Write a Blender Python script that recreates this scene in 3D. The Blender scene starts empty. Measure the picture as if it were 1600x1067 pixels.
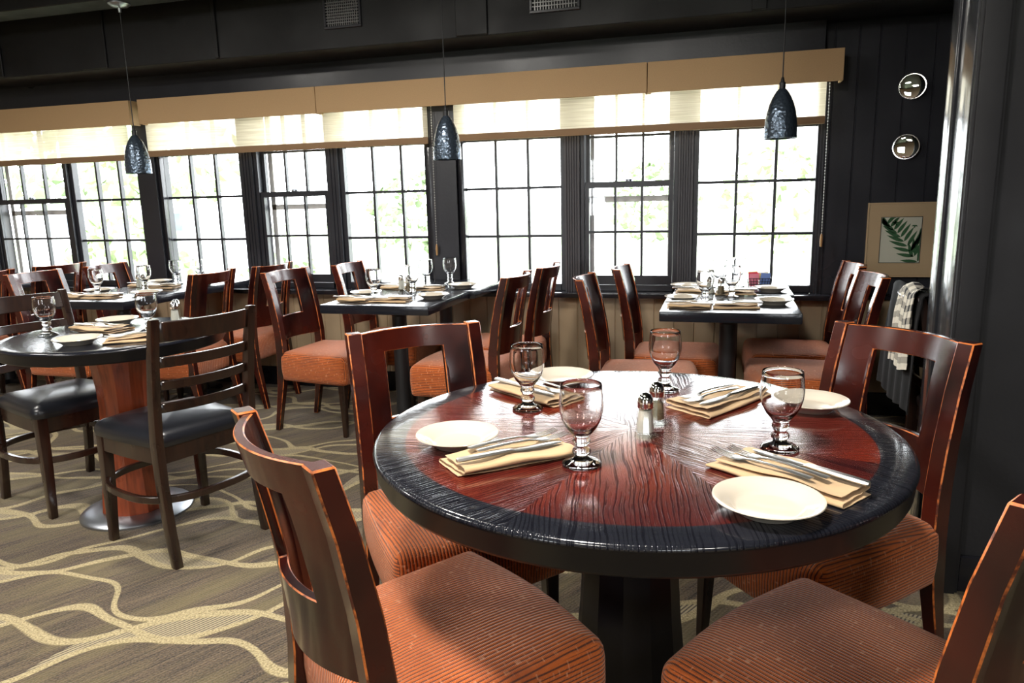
import bpy, bmesh, math, random
from mathutils import Vector, Matrix
random.seed(7)
PI = math.pi
S = bpy.context.scene
COL = S.collection

# ------------------------------------------------------------------ camera
cd = bpy.data.cameras.new('camera'); cam = bpy.data.objects.new('camera', cd); COL.objects.link(cam)
R_ = Vector((0.96087, 0.27609, -0.02385)); R_.normalize()
yaw, pitch, roll = math.radians(16.005), math.radians(10.939), math.radians(-1.392)
fw = Vector((-math.sin(yaw)*math.cos(pitch), math.cos(yaw)*math.cos(pitch), -math.sin(pitch)))
rt = Vector((math.cos(yaw), math.sin(yaw), 0)); up = rt.cross(fw)
r2 = math.cos(roll)*rt + math.sin(roll)*up; u2 = -math.sin(roll)*rt + math.cos(roll)*up
cam.matrix_world = Matrix(((r2.x, u2.x, -fw.x, 0), (r2.y, u2.y, -fw.y, 0), (r2.z, u2.z, -fw.z, 1.24), (0, 0, 0, 1)))
cd.sensor_width = 36; cd.sensor_fit = 'HORIZONTAL'; cd.lens = 36*1140/1600
cd.clip_start = 0.02; cd.clip_end = 200
S.camera = cam

# ------------------------------------------------------------------ world, lights, exposure
S.view_settings.view_transform = 'Standard'; S.view_settings.look = 'None'
S.view_settings.exposure = 0.0; S.view_settings.gamma = 1; S.view_settings.use_curve_mapping = False
S.cycles.caustics_refractive = True; S.cycles.caustics_reflective = False
S.cycles.sample_clamp_indirect = 6; S.cycles.max_bounces = 10; S.cycles.diffuse_bounces = 4
S.cycles.transparent_max_bounces = 16
SKY = 15.0
w = bpy.data.worlds.new('world'); S.world = w; w.use_nodes = True
bg = w.node_tree.nodes['Background']; bg.inputs[0].default_value = (0.93, 0.97, 1.0, 1); bg.inputs[1].default_value = SKY

def area(name, loc, target, sx, sy, power, col, portal=False):
    l = bpy.data.lights.new(name, 'AREA'); l.shape = 'RECTANGLE'; l.size = sx; l.size_y = sy
    l.energy = power; l.color = col
    if portal: l.cycles.is_portal = True
    o = bpy.data.objects.new(name, l); COL.objects.link(o); o.location = loc
    d = Vector(target)-Vector(loc); o.rotation_euler = d.to_track_quat('-Z', 'Y').to_euler()
    return o
area('window_portal', (-2.6, 4.62, 1.3), (-2.6, 0, 1.3), 6.6, 1.5, 1, (1, 1, 1), True)
area('rear_window_portal', (-.25, -4.12, 1.45), (-.25, 0, 1.45), 6.3, 1.2, 1, (1, 1, 1), True)
LAMP_W = (1.0, 0.95, 0.88)
area('ceiling_light_near', (-0.55, 0.75, 2.50), (-0.55, 0.75, 0), 0.30, 0.30, 62, LAMP_W)
area('fill_light_behind', (-0.6, -1.3, 2.50), (-0.6, -1.0, 0), 0.5, 0.5, 28, LAMP_W)  # added fill from behind the camera, out of view
area('fill_light_left', (-3.0, 0.2, 2.50), (-3.0, 0.4, 0), 0.5, 0.5, 70, LAMP_W)  # added fill for the left side, no known fixture
area('fill_light_middle', (-1.6, 2.3, 2.50), (-1.6, 2.3, 0), 0.3, 0.3, 32, LAMP_W)  # added fill to brighten the middle of the room
area('fill_light_far_left', (-3.8, 2.0, 2.50), (-3.8, 2.0, 0), 0.3, 0.3, 32, LAMP_W)  # added fill to brighten the far left of the room
area('fill_light_right', (1.5, -1.0, 2.50), (1.2, -0.6, 0), 0.5, 0.5, 30, LAMP_W)  # added fill from the right of the camera, out of view

# ------------------------------------------------------------------ node helper
class NT:
    def __init__(s, name):
        s.m = bpy.data.materials.new(name); s.m.use_nodes = True; s.t = s.m.node_tree
        s.b = s.t.nodes['Principled BSDF']; s.out = s.t.nodes['Material Output']
    def n(s, typ, **kw):
        x = s.t.nodes.new(typ)
        for k, v in kw.items(): setattr(x, k, v)
        return x
    def l(s, a, b): s.t.links.new(a, b)
    def put(s, sock, v):
        if isinstance(v, (int, float)): sock.default_value = v
        elif isinstance(v, (tuple, list)): sock.default_value = v
        else: s.l(v, sock)
    def math(s, op, a, b=0.0, c=None):
        x = s.n('ShaderNodeMath', operation=op); s.put(x.inputs[0], a); s.put(x.inputs[1], b)
        if c is not None: s.put(x.inputs[2], c)
        return x.outputs[0]
    def mix(s, f, a, b):
        x = s.n('ShaderNodeMix', data_type='RGBA'); s.put(x.inputs[0], f)
        s.put(x.inputs[6], (*a, 1) if isinstance(a, tuple) and len(a) == 3 else a)
        s.put(x.inputs[7], (*b, 1) if isinstance(b, tuple) and len(b) == 3 else b)
        return x.outputs[2]
    def coord(s, which='Object'):
        return s.n('ShaderNodeTexCoord').outputs[which]
    def sep(s, v):
        x = s.n('ShaderNodeSeparateXYZ'); s.l(v, x.inputs[0]); return x.outputs
    def comb(s, x, y, z=0.0):
        c = s.n('ShaderNodeCombineXYZ'); s.put(c.inputs[0], x); s.put(c.inputs[1], y); s.put(c.inputs[2], z); return c.outputs[0]
    def noise(s, v, scale, detail=2, rough=0.5, out='Fac'):
        x = s.n('ShaderNodeTexNoise'); s.l(v, x.inputs['Vector']); x.inputs['Scale'].default_value = scale
        x.inputs['Detail'].default_value = detail; x.inputs['Roughness'].default_value = rough
        return x.outputs[out]
    def maprange(s, v, a, b, c=0.0, d=1.0, smooth=False):
        x = s.n('ShaderNodeMapRange'); x.interpolation_type = 'SMOOTHSTEP' if smooth else 'LINEAR'
        s.put(x.inputs[0], v)
        for i, q in enumerate((a, b, c, d)): s.put(x.inputs[i+1], q)
        return x.outputs[0]
    def bump(s, h, strength, dist):
        x = s.n('ShaderNodeBump'); x.inputs['Strength'].default_value = strength; x.inputs['Distance'].default_value = dist
        s.l(h, x.inputs['Height']); s.l(x.outputs[0], s.b.inputs['Normal']); return x
    def base(s, col, rough=0.5, metal=0.0, **kw):
        s.put(s.b.inputs['Base Color'], (*col, 1) if isinstance(col, tuple) and len(col) == 3 else col)
        s.put(s.b.inputs['Roughness'], rough); s.b.inputs['Metallic'].default_value = metal
        for k, v in kw.items(): s.put(s.b.inputs[k], v)
        return s

M = {}
def simple(name, col, rough=0.5, metal=0.0, noise=None, bump=None, **kw):
    t = NT(name)
    if noise:
        sc, amt = noise
        f = t.noise(t.coord(), sc, 3)
        t.base(t.mix(f, tuple(c*(1-amt) for c in col), tuple(min(1, c*(1+amt)) for c in col)), rough, metal, **kw)
    else: t.base(col, rough, metal, **kw)
    if bump: t.bump(t.noise(t.coord(), bump[0], 3), bump[1], bump[2])
    M[name] = t.m
    return t.m

# painted black woodwork, slightly uneven gloss paint
def paint(name, col, rough=0.32):
    t = NT(name); c = t.coord(); f = t.noise(c, 3.0, 4)
    t.base(t.mix(f, tuple(x*0.75 for x in col), tuple(x*1.25 for x in col)), t.maprange(f, 0.3, 0.7, rough*0.85, rough*1.25))
    g = t.noise(c, 60, 3); t.bump(g, 0.25, 0.002); M[name] = t.m
paint('black_paint', (0.026, 0.027, 0.034))
paint('hazed_black_paint', (0.055, 0.052, 0.060), 0.45)  # black paint greyed for two reeded posts: haze put into the colour
paint('black_matte', (0.007, 0.007, 0.009), 0.6)
paint('black_gloss', (0.014, 0.014, 0.018), 0.18)
paint('tan_paint', (0.38, 0.285, 0.18), 0.42)
paint('black_table', (0.010, 0.011, 0.016), 0.16)
simple('jamb_gloss', (0.03, 0.032, 0.038), 0.25, 0, **{'Coat Weight': 1.0, 'Coat Roughness': 0.12, 'Coat IOR': 1.7})
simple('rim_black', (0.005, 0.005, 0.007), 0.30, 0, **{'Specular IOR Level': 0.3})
simple('iron', (0.015, 0.015, 0.017), 0.45, 0.2, bump=(40, .2, .002))
simple('steel', (0.86, 0.84, 0.80), 0.32, 1.0)
simple('chrome', (0.85, 0.84, 0.82), 0.08, 1.0)
simple('brushed_base', (0.42, 0.45, 0.50), 0.32, 1.0, noise=(12, .15))
simple('ceramic', (0.64, 0.575, 0.475), 0.12, 0, **{'Coat Weight': 0.4, 'Coat Roughness': 0.05})
simple('vinyl', (0.012, 0.013, 0.017), 0.28, 0, bump=(180, .15, .001))
simple('salt', (0.9, 0.88, 0.84), 0.9)
simple('pepper', (0.20, 0.15, 0.09), 0.9, noise=(900, .8))
simple('valance_cloth', (0.55, 0.36, 0.19), 0.8, 0, noise=(200, .12))
simple('hem', (0.30, 0.185, 0.10), 0.8)
simple('bead_chain', (0.8, 0.8, 0.76), 0.3, 0.6)
simple('wood_tassel', (0.45, 0.25, 0.10), 0.5)
simple('red_packet', (0.75, 0.05, 0.10), 0.6)
simple('pink_packet', (0.85, 0.25, 0.35), 0.6)
simple('blue_packet', (0.15, 0.25, 0.6), 0.6)
simple('yellow_packet', (0.75, 0.55, 0.10), 0.6)
simple('white_packet', (0.8, 0.8, 0.8), 0.6)
simple('ceiling_black', (0.014, 0.014, 0.017), 0.6, noise=(3, .3))
simple('back_wall', (0.30, 0.23, 0.16), 0.6)
simple('lamp_white', (0.9, 0.85, 0.75), 0.5, 0, **{'Emission Color': (1, .9, .75, 1), 'Emission Strength': 4.0})
simple('dim_bulb', (0.9, 0.6, 0.3), 0.5, 0, **{'Emission Color': (1, .5, .2, 1), 'Emission Strength': 0.6})

def m_pendant():
    t = NT('hammered_metal'); v = t.n('ShaderNodeTexVoronoi'); v.inputs['Scale'].default_value = 70
    t.l(t.coord(), v.inputs['Vector']); t.base((0.09, 0.12, 0.16), 0.25, 0.7)
    t.bump(v.outputs['Distance'], 0.5, 0.004); M['hammered'] = t.m
m_pendant()
def m_glass(name, tint=(1, 1, 1)):
    t = NT(name); t.base(tint, 0.0, 0, IOR=1.45); t.b.inputs['Transmission Weight'].default_value = 1; M[name] = t.m
m_glass('goblet_glass')
def m_shaker_glass():
    t = NT('shaker_glass'); tr = t.n('ShaderNodeBsdfTransparent'); tr.inputs[0].default_value = (.96, .97, .95, 1)
    gl = t.n('ShaderNodeBsdfGlossy'); gl.inputs['Roughness'].default_value = 0.03
    mx = t.n('ShaderNodeMixShader'); mx.inputs[0].default_value = 0.14
    t.l(tr.outputs[0], mx.inputs[1]); t.l(gl.outputs[0], mx.inputs[2]); t.l(mx.outputs[0], t.out.inputs[0]); M['shaker_glass'] = t.m
m_shaker_glass()
def m_pane(name, refl=0.06, fade=(1, 1, 1)):
    t = NT(name); tr = t.n('ShaderNodeBsdfTransparent'); tr.inputs[0].default_value = (*fade, 1)
    gl = t.n('ShaderNodeBsdfGlossy'); gl.inputs['Roughness'].default_value = 0.02
    mx = t.n('ShaderNodeMixShader'); mx.inputs[0].default_value = refl
    t.l(tr.outputs[0], mx.inputs[1]); t.l(gl.outputs[0], mx.inputs[2]); t.l(mx.outputs[0], t.out.inputs[0]); M[name] = t.m
m_pane('pane')
m_pane('picture_glass', 0.05)

def m_shade():
    t = NT('shade_cloth'); s = t.sep(t.coord())
    h = t.math('MULTIPLY', s[2], 320.0)
    nz = t.noise(t.comb(t.math('MULTIPLY', s[0], 3.0), 0.0, t.math('MULTIPLY', s[2], 160.0)), 1.0, 3)
    st = t.math('SINE', h); st = t.maprange(st, -1, 1, 0, 1)
    col = t.mix(t.maprange(nz, .3, .7), (0.62, 0.52, 0.36), (0.86, 0.78, 0.62))
    d = t.n('ShaderNodeBsdfDiffuse'); t.l(col, d.inputs[0])
    tl = t.n('ShaderNodeBsdfTranslucent'); t.l(col, tl.inputs[0])
    tr = t.n('ShaderNodeBsdfTransparent'); tr.inputs[0].default_value = (1, .95, .85, 1)
    m1 = t.n('ShaderNodeMixShader'); m1.inputs[0].default_value = 0.45; t.l(d.outputs[0], m1.inputs[1]); t.l(tl.outputs[0], m1.inputs[2])
    m2 = t.n('ShaderNodeMixShader'); t.l(t.maprange(nz, .3, .7, .14, .05), m2.inputs[0]); t.l(m1.outputs[0], m2.inputs[1]); t.l(tr.outputs[0], m2.inputs[2])
    t.l(m2.outputs[0], t.out.inputs[0]); M['shade'] = t.m
m_shade()

def m_tabletop():
    t = NT('starburst_veneer'); s = t.sep(t.coord()); x, y = s[0], s[1]
    r = t.math('SQRT', t.math('ADD', t.math('MULTIPLY', x, x), t.math('MULTIPLY', y, y)))
    th = t.math('ADD', t.math('ARCTAN2', y, x), 0.25)
    w_ = PI/4; k = t.math('FLOOR', t.math('DIVIDE', th, w_))
    thl = t.math('SUBTRACT', th, t.math('MULTIPLY', t.math('ADD', k, 0.5), w_))
    al = t.math('MULTIPLY', r, t.math('COSINE', thl)); ac = t.math('MULTIPLY', r, t.math('SINE', thl))
    off = t.math('MULTIPLY', k, 3.7)
    wob = t.noise(t.comb(t.math('ADD', t.math('MULTIPLY', al, 5.0), off), t.math('MULTIPLY', ac, 10.0), off), 1.0, 2)
    ac2 = t.math('ADD', ac, t.math('MULTIPLY', t.math('SUBTRACT', wob, 0.5), 0.035))
    g = t.noise(t.comb(t.math('ADD', t.math('MULTIPLY', al, 5.0), off), t.math('MULTIPLY', ac2, 170.0), off), 1.0, 3, .65)
    wv = t.math('SINE', t.math('MULTIPLY', ac2, 780.0))
    wv = t.math('MULTIPLY', t.maprange(wv, 0.25, 0.6), t.maprange(g, .38, .50))
    gr = t.math('MAXIMUM', t.maprange(g, 0.57, 0.62), wv)
    blot = t.noise(t.comb(t.math('MULTIPLY', x, 3.0), t.math('MULTIPLY', y, 3.0), off), 1.0, 3)
    red = t.mix(t.maprange(blot, .35, .65), (0.060, 0.008, 0.007), (0.19, 0.022, 0.009))
    red = t.mix(t.math('MULTIPLY', gr, 0.78), red, (0.010, 0.003, 0.005))
    blk = t.mix(t.math('MULTIPLY', gr, 0.6), (0.012, 0.013, 0.018), (0.003, 0.003, 0.005))
    edge = t.maprange(r, t.n('ShaderNodeValue').outputs[0], 1.0)
    rv = t.n('ShaderNodeAttribute'); rv.attribute_type = 'OBJECT'; rv.attribute_name = 'ring'
    ed = t.math('GREATER_THAN', r, rv.outputs['Fac'])
    t.base(t.mix(ed, red, blk), 0.15, 0, **{'Coat Weight': t.maprange(gr, 0, 1, .5, .05), 'Coat Roughness': 0.08, 'Specular IOR Level': t.maprange(gr, 0, 1, .5, .12)})
    t.bump(t.math('MULTIPLY', gr, -1.0), 0.30, 0.0005); M['starburst'] = t.m
m_tabletop()
def m_wood(name, dark, light, rough=0.25, axis=2):
    t = NT(name); s = t.sep(t.coord()); a = [t.math('MULTIPLY', s[i], 6.0 if i == axis else 70.0) for i in range(3)]
    g = t.noise(t.comb(*a), 1.0, 3); b = t.noise(t.coord(), 5.0, 3)
    c = t.mix(t.maprange(g, .3, .7), dark, light)
    c = t.mix(t.math('MULTIPLY', t.maprange(b, .4, .7), 0.5), c, light)
    t.base(c, t.maprange(b, .3, .7, rough*0.8, rough*1.3), 0, **{'Coat Weight': 0.35, 'Coat Roughness': 0.12})
    t.bump(g, 0.08, 0.001); M[name] = t.m
m_wood('mahogany', (0.016, 0.0035, 0.003), (0.070, 0.011, 0.006), 0.22)
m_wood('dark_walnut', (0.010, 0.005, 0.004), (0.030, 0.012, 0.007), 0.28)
m_wood('red_pedestal', (0.14, 0.022, 0.007), (0.36, 0.065, 0.018), 0.3)
def m_mahog():
    t = NT('mahogany'); b = t.noise(t.coord(), 4.0, 3); s = t.sep(t.coord())
    g = t.noise(t.comb(t.math('MULTIPLY', s[0], 60.0), t.math('MULTIPLY', s[1], 60.0), t.math('MULTIPLY', s[2], 5.0)), 1.0, 2)
    c = t.mix(t.maprange(b, .4, .68), (0.011, 0.0025, 0.0028), (0.075, 0.009, 0.004))
    c = t.mix(t.math('MULTIPLY', g, 0.25), c, (0.006, 0.002, 0.002))
    t.base(c, t.maprange(b, .3, .7, .18, .28), 0, **{'Coat Weight': 0.25, 'Coat Roughness': 0.12}); M['mahogany'] = t.m
m_mahog()
def m_worn():
    t = NT('worn_edge'); f = t.noise(t.coord(), 24.0, 4, .7)
    t.base(t.mix(t.maprange(f, .40, .56), (0.07, 0.013, 0.006), (0.62, 0.17, 0.035)), 0.4); M['worn'] = t.m
m_worn()
def m_fabric():
    t = NT('ribbed_rust_fabric'); uv = t.sep(t.coord('UV')); u, v = uv[0], uv[1]
    row = t.math('FLOOR', t.math('DIVIDE', u, 0.0082))
    wob = t.noise(t.comb(t.math('MULTIPLY', u, 40.0), t.math('MULTIPLY', v, 12.0)), 1.0, 2)
    ph = t.math('ADD', t.math('MULTIPLY', u, 2*PI/0.0082), t.math('MULTIPLY', wob, 3.0))
    rib = t.maprange(t.math('SINE', ph), -1, 1)
    weave = t.maprange(t.math('SINE', t.math('MULTIPLY', v, 2*PI/0.0032)), -1, 1)
    dash = t.noise(t.comb(t.math('MULTIPLY', row, 5.13), t.math('MULTIPLY', v, 60.0)), 1.0, 2)
    d2 = t.noise(t.comb(t.math('MULTIPLY', row, 9.1), t.math('MULTIPLY', v, 90.0), 5.0), 1.0, 1)
    base = t.mix(dash, (0.45, 0.078, 0.006), (0.66, 0.160, 0.020))
    base = t.mix(t.maprange(rib, .42, .02), base, (0.07, 0.014, 0.006))
    base = t.mix(t.math('MULTIPLY', t.maprange(d2, .64, .72), 0.55), base, (0.75, 0.36, 0.20))
    big = t.noise(t.coord(), 6.0, 3)
    base = t.mix(t.math('MULTIPLY', t.maprange(big, .5, .75), 0.35), base, (0.12, 0.04, 0.03))
    t.base(base, 0.75, 0, **{'Sheen Weight': 0.45, 'Sheen Roughness': 0.4})
    t.b.inputs['Sheen Tint'].default_value = (1.0, 0.74, 0.6, 1)
    h = t.math('ADD', rib, t.math('MULTIPLY', weave, 0.35)); t.bump(h, 0.8, 0.0022); M['fabric'] = t.m
m_fabric()
def m_napkin():
    t = NT('napkin_linen'); f = t.noise(t.coord(), 400.0, 2); b = t.noise(t.coord(), 12.0, 2)
    t.base(t.mix(b, (0.50, 0.33, 0.17), (0.62, 0.43, 0.24)), 0.85, 0, **{'Sheen Weight': 0.2}); t.bump(f, 0.2, 0.0006); M['napkin'] = t.m
m_napkin()
def m_carpet():
    t = NT('leaf_carpet'); s = t.sep(t.coord()); x, y = s[0], s[1]
    a = math.radians(14)
    u = t.math('ADD', t.math('MULTIPLY', x, math.cos(a)), t.math('MULTIPLY', y, math.sin(a)))
    v = t.math('SUBTRACT', t.math('MULTIPLY', y, math.cos(a)), t.math('MULTIPLY', x, math.sin(a)))
    P = t.coord()
    w1 = t.noise(P, 1.7, 1); w2 = t.noise(t.comb(t.math('ADD', x, 17.0), y, 3.0), 1.9, 1)
    u = t.math('ADD', u, t.math('MULTIPLY', t.math('SUBTRACT', w1, .5), 0.60))
    v = t.math('ADD', v, t.math('MULTIPLY', t.math('SUBTRACT', w2, .5), 0.42))
    PER = 0.40
    def curve(amp, lam, ph, voff, wd, rowph=2.1):
        # distance to the family v = voff + n*PER + amp*sin(2pi u/lam + ph + n*rowph)
        # evaluate for the nearest three rows
        n0 = t.math('FLOOR', t.math('DIVIDE', t.math('SUBTRACT', v, voff), PER))
        best = None; sgn = None
        for dn in (0, 1):
            n = t.math('ADD', n0, float(dn))
            arg = t.math('ADD', t.math('MULTIPLY', u, 2*PI/lam), t.math('ADD', t.math('MULTIPLY', n, rowph), ph))
            c = t.math('ADD', t.math('ADD', t.math('MULTIPLY', n, PER), voff), t.math('MULTIPLY', t.math('SINE', arg), amp))
            d = t.math('SUBTRACT', v, c); ab = t.math('ABSOLUTE', d)
            best = ab if best is None else t.math('MINIMUM', best, ab)
            if sgn is None: sgn = (d, arg)
        return t.maprange(best, wd*0.7, wd, 1, 0), sgn
    l1, _ = curve(0.055, 0.74, 0.0, 0.0, 0.019)
    l2, _ = curve(-0.075, 0.74, 0.35, 0.02, 0.019)
    l3, _ = curve(0.15, 1.15, 1.0, 0.20, 0.016, 3.3)
    lines = t.math('MAXIMUM', t.math('MAXIMUM', l1, l2), l3)
    # leaf fill between curve 1 and curve 2
    rows = t.math('FLOOR', t.math('ADD', t.math('DIVIDE', v, PER), 0.5))
    arg = t.math('ADD', t.math('MULTIPLY', u, 2*PI/0.74), t.math('MULTIPLY', rows, 2.1))
    c1 = t.math('ADD', t.math('MULTIPLY', rows, PER), t.math('MULTIPLY', t.math('SINE', arg), 0.055))
    c2 = t.math('ADD', t.math('ADD', t.math('MULTIPLY', rows, PER), 0.02), t.math('MULTIPLY', t.math('SINE', t.math('ADD', arg, .35)), -0.075))
    ins = t.math('LESS_THAN', t.math('MULTIPLY', t.math('SUBTRACT', v, c1), t.math('SUBTRACT', v, c2)), 0.0)
    half = t.math('GREATER_THAN', t.math('SINE', arg), 0.0)
    third = t.math('GREATER_THAN', t.math('SINE', t.math('ADD', t.math('MULTIPLY', u, 2*PI/1.6), t.math('MULTIPLY', rows, 1.3))), -0.5)
    leaf = t.math('MULTIPLY', t.math('MULTIPLY', ins, half), third)
    rows3 = t.math('FLOOR', t.math('ADD', t.math('DIVIDE', t.math('SUBTRACT', v, .2), PER), 0.5))
    arg3 = t.math('ADD', t.math('MULTIPLY', u, 2*PI/1.15), t.math('ADD', t.math('MULTIPLY', rows3, 3.3), 1.0))
    c3 = t.math('ADD', t.math('ADD', t.math('MULTIPLY', rows3, PER), 0.2), t.math('MULTIPLY', t.math('SINE', arg3), 0.15))
    d3 = t.math('SUBTRACT', v, c3)
    wleaf = t.math('MULTIPLY', t.math('SINE', t.math('MULTIPLY', arg3, 2.0)), 0.085)
    leaf3 = t.math('MULTIPLY', t.math('LESS_THAN', d3, wleaf), t.math('GREATER_THAN', d3, 0.0))
    pick3 = t.math('GREATER_THAN', t.math('SINE', arg3), 0.0)
    leaf = t.math('MAXIMUM', leaf, t.math('MULTIPLY', leaf3, pick3))
    # diagonal pile ribs
    b = math.radians(62)
    q = t.math('ADD', t.math('MULTIPLY', x, -math.sin(b)), t.math('MULTIPLY', y, math.cos(b)))
    p_ = t.math('ADD', t.math('MULTIPLY', x, math.cos(b)), t.math('MULTIPLY', y, math.sin(b)))
    rib = t.maprange(t.math('SINE', t.math('MULTIPLY', q, 2*PI/0.011)), -1, 1)
    strk = t.noise(t.comb(t.math('MULTIPLY', q, 80.0), t.math('MULTIPLY', p_, 5.0)), 1.0, 3)
    pile = t.maprange(t.noise(P, 170.0, 3), .32, .68)
    soft = t.noise(t.comb(t.math('MULTIPLY', q, 9.0), t.math('MULTIPLY', p_, 2.0), 2.0), 1.0, 2)
    strk = t.math('ADD', t.math('MULTIPLY', strk, .7), t.math('MULTIPLY', pile, .3))
    ground = t.mix(t.maprange(strk, .32, .68), (0.022, 0.015, 0.009), (0.150, 0.104, 0.060))
    ground = t.mix(t.math('MULTIPLY', t.maprange(soft, .45, .66), 0.6), ground, (0.17, 0.135, 0.055))
    tan = t.mix(pile, (0.20, 0.155, 0.065), (0.58, 0.48, 0.27))
    leafc = t.mix(t.maprange(rib, .25, .55), (0.08, 0.06, 0.04), (0.42, 0.35, 0.21))
    c = t.mix(leaf, ground, leafc); c = t.mix(lines, c, tan)
    t.base(c, 0.95, 0, **{'Sheen Weight': 0.15})
    h = t.math('ADD', t.math('MULTIPLY', pile, 1.0), t.math('ADD', t.math('MULTIPLY', rib, .5), t.math('MULTIPLY', lines, .6)))
    t.bump(h, 0.6, 0.003); M['carpet'] = t.m
m_carpet()
def m_plaid():
    t = NT('plaid_cloth'); uv = t.sep(t.coord('UV'))
    a = t.math('GREATER_THAN', t.math('SINE', t.math('MULTIPLY', uv[0], 2*PI/0.045)), 0.0)
    b = t.math('GREATER_THAN', t.math('SINE', t.math('MULTIPLY', uv[1], 2*PI/0.045)), 0.0)
    s_ = t.math('MULTIPLY', t.math('ADD', a, b), 0.5)
    t.base(t.mix(s_, (0.015, 0.015, 0.02), (0.72, 0.68, 0.58)), 0.9); M['plaid'] = t.m
m_plaid()
simple('coat_cloth', (0.004, 0.004, 0.005), 0.95)
# outdoors
simple('lawn', (0.35, 0.42, 0.25), 0.95, noise=(2, .2))
simple('asphalt', (0.42, 0.42, 0.43), 0.9, noise=(4, .1))
simple('leaf_pale', (0.24, 0.30, 0.19), 0.8, noise=(4, .35))
simple('leaf_yellow', (0.28, 0.35, 0.20), 0.8, noise=(4, .3))
simple('bark', (0.40, 0.38, 0.34), 0.9)
simple('car_white', (0.75, 0.76, 0.80), 0.25)
simple('car_silver', (0.50, 0.53, 0.58), 0.25, 0.3)
simple('car_glass', (0.10, 0.12, 0.15), 0.1)
simple('tyre', (0.05, 0.05, 0.05), 0.8)
simple('tail_red', (0.7, 0.05, 0.05), 0.3)
simple('fence_white', (0.8, 0.8, 0.78), 0.6)
simple('brick_far', (0.55, 0.45, 0.40), 0.8)
# picture
simple('mat_board', (0.56, 0.41, 0.24), 0.7)
simple('print_paper', (0.66, 0.66, 0.54), 0.7)
simple('print_green', (0.035, 0.12, 0.045), 0.7, noise=(60, .4))
simple('frame_black', (0.02, 0.02, 0.02), 0.3)
simple('mirror', (0.9, 0.9, 0.88), 0.01, 1.0)

# ------------------------------------------------------------------ mesh helpers
def bevel_sharp(bm, off, ang=30, seg=1, mat=-1):
    bmesh.ops.recalc_face_normals(bm, faces=bm.faces)
    es = [e for e in bm.edges if len(e.link_faces) == 2 and e.calc_face_angle(0) > math.radians(ang)]
    if es: bmesh.ops.bevel(bm, geom=es, offset=off, segments=seg, affect='EDGES', profile=0.6, material=mat, clamp_overlap=True)
def obj(name, bm, mat, parent=None, smooth=True, ang=35):
    me = bpy.data.meshes.new(name)
    bmesh.ops.recalc_face_normals(bm, faces=bm.faces)
    bm.to_mesh(me); bm.free()
    for m_ in (mat if isinstance(mat, (list, tuple)) else [mat]): me.materials.append(M[m_] if isinstance(m_, str) else m_)
    if smooth:
        me.polygons.foreach_set('use_smooth', [True]*len(me.polygons))
        me.set_sharp_from_angle(angle=math.radians(ang))
    o = bpy.data.objects.new(name, me); COL.objects.link(o)
    if parent: o.parent = parent
    return o
def box(bm, x0, x1, y0, y1, z0, z1):
    vs = [bm.verts.new((x, y, z)) for x in (x0, x1) for y in (y0, y1) for z in (z0, z1)]
    for f in ((0, 1, 3, 2), (4, 6, 7, 5), (0, 4, 5, 1), (2, 3, 7, 6), (0, 2, 6, 4), (1, 5, 7, 3)): bm.faces.new([vs[i] for i in f])
    return vs
def nbox(name, mat, x0, x1, y0, y1, z0, z1, parent=None, bev=0.0, seg=1):
    bm = bmesh.new(); box(bm, x0, x1, y0, y1, z0, z1)
    if bev: bevel_sharp(bm, bev, seg=seg)
    return obj(name, bm, mat, parent)
def loft(bm, rings, close=True, caps=True):
    R = [[bm.verts.new(p) for p in r] for r in rings]; n = len(R[0])
    for a, b in zip(R, R[1:]):
        for i in range(n if close else n-1):
            j = (i+1) % n; bm.faces.new((a[i], a[j], b[j], b[i]))
    if caps: bm.faces.new(R[0]); bm.faces.new(list(reversed(R[-1])))
    return R
def lathe(bm, prof, seg=32, c=(0, 0, 0), phase=0):
    prev = None
    for r, z in prof:
        if r < 1e-6: ring = [bm.verts.new((c[0], c[1], c[2]+z))]
        else: ring = [bm.verts.new((c[0]+r*math.cos(2*PI*i/seg+phase), c[1]+r*math.sin(2*PI*i/seg+phase), c[2]+z)) for i in range(seg)]
        if prev:
            if len(prev) == 1 and len(ring) > 1:
                for i in range(seg): bm.faces.new((prev[0], ring[i], ring[(i+1) % seg]))
            elif len(ring) == 1 and len(prev) > 1:
                for i in range(seg): bm.faces.new((prev[i], ring[0], prev[(i+1) % seg]))
            elif len(ring) > 1:
                for i in range(seg): j = (i+1) % seg; bm.faces.new((prev[i], prev[j], ring[j], ring[i]))
        prev = ring
def tube(bm, pts, r, seg=8, caps=True):
    pts = [Vector(p) for p in pts]; rings = []
    for i, p in enumerate(pts):
        d = (pts[min(i+1, len(pts)-1)]-pts[max(i-1, 0)]).normalized()
        a = d.cross(Vector((0, 0, 1)));
        if a.length < 1e-3: a = Vector((1, 0, 0))
        a.normalize(); b = d.cross(a)
        rr = r[i] if isinstance(r, (list, tuple)) else r
        rings.append([p+a*rr*math.cos(2*PI*k/seg)+b*rr*math.sin(2*PI*k/seg) for k in range(seg)])
    loft(bm, rings, True, caps)
def rect_sweep(bm, pts):  # pts: (centre x,y,z, half-x, half-y) horizontal sections
    loft(bm, [[(x-hx, y-hy, z), (x+hx, y-hy, z), (x+hx, y+hy, z), (x-hx, y+hy, z)] for x, y, z, hx, hy in pts])
def empty(name, loc=(0, 0, 0), rz=0.0):
    o = bpy.data.objects.new(name, None); COL.objects.link(o); o.location = loc; o.rotation_euler = (0, 0, rz); o.empty_display_size = .05
    return o
def tag(o, label, cat, group=None):
    o['label'] = label; o['category'] = cat
    if group: o['group'] = group
    return o
def struct(o): o['kind'] = 'structure'; return o
def place(o, loc, rz=0.0): o.location = loc; o.rotation_euler = (0, 0, rz); return o
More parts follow.
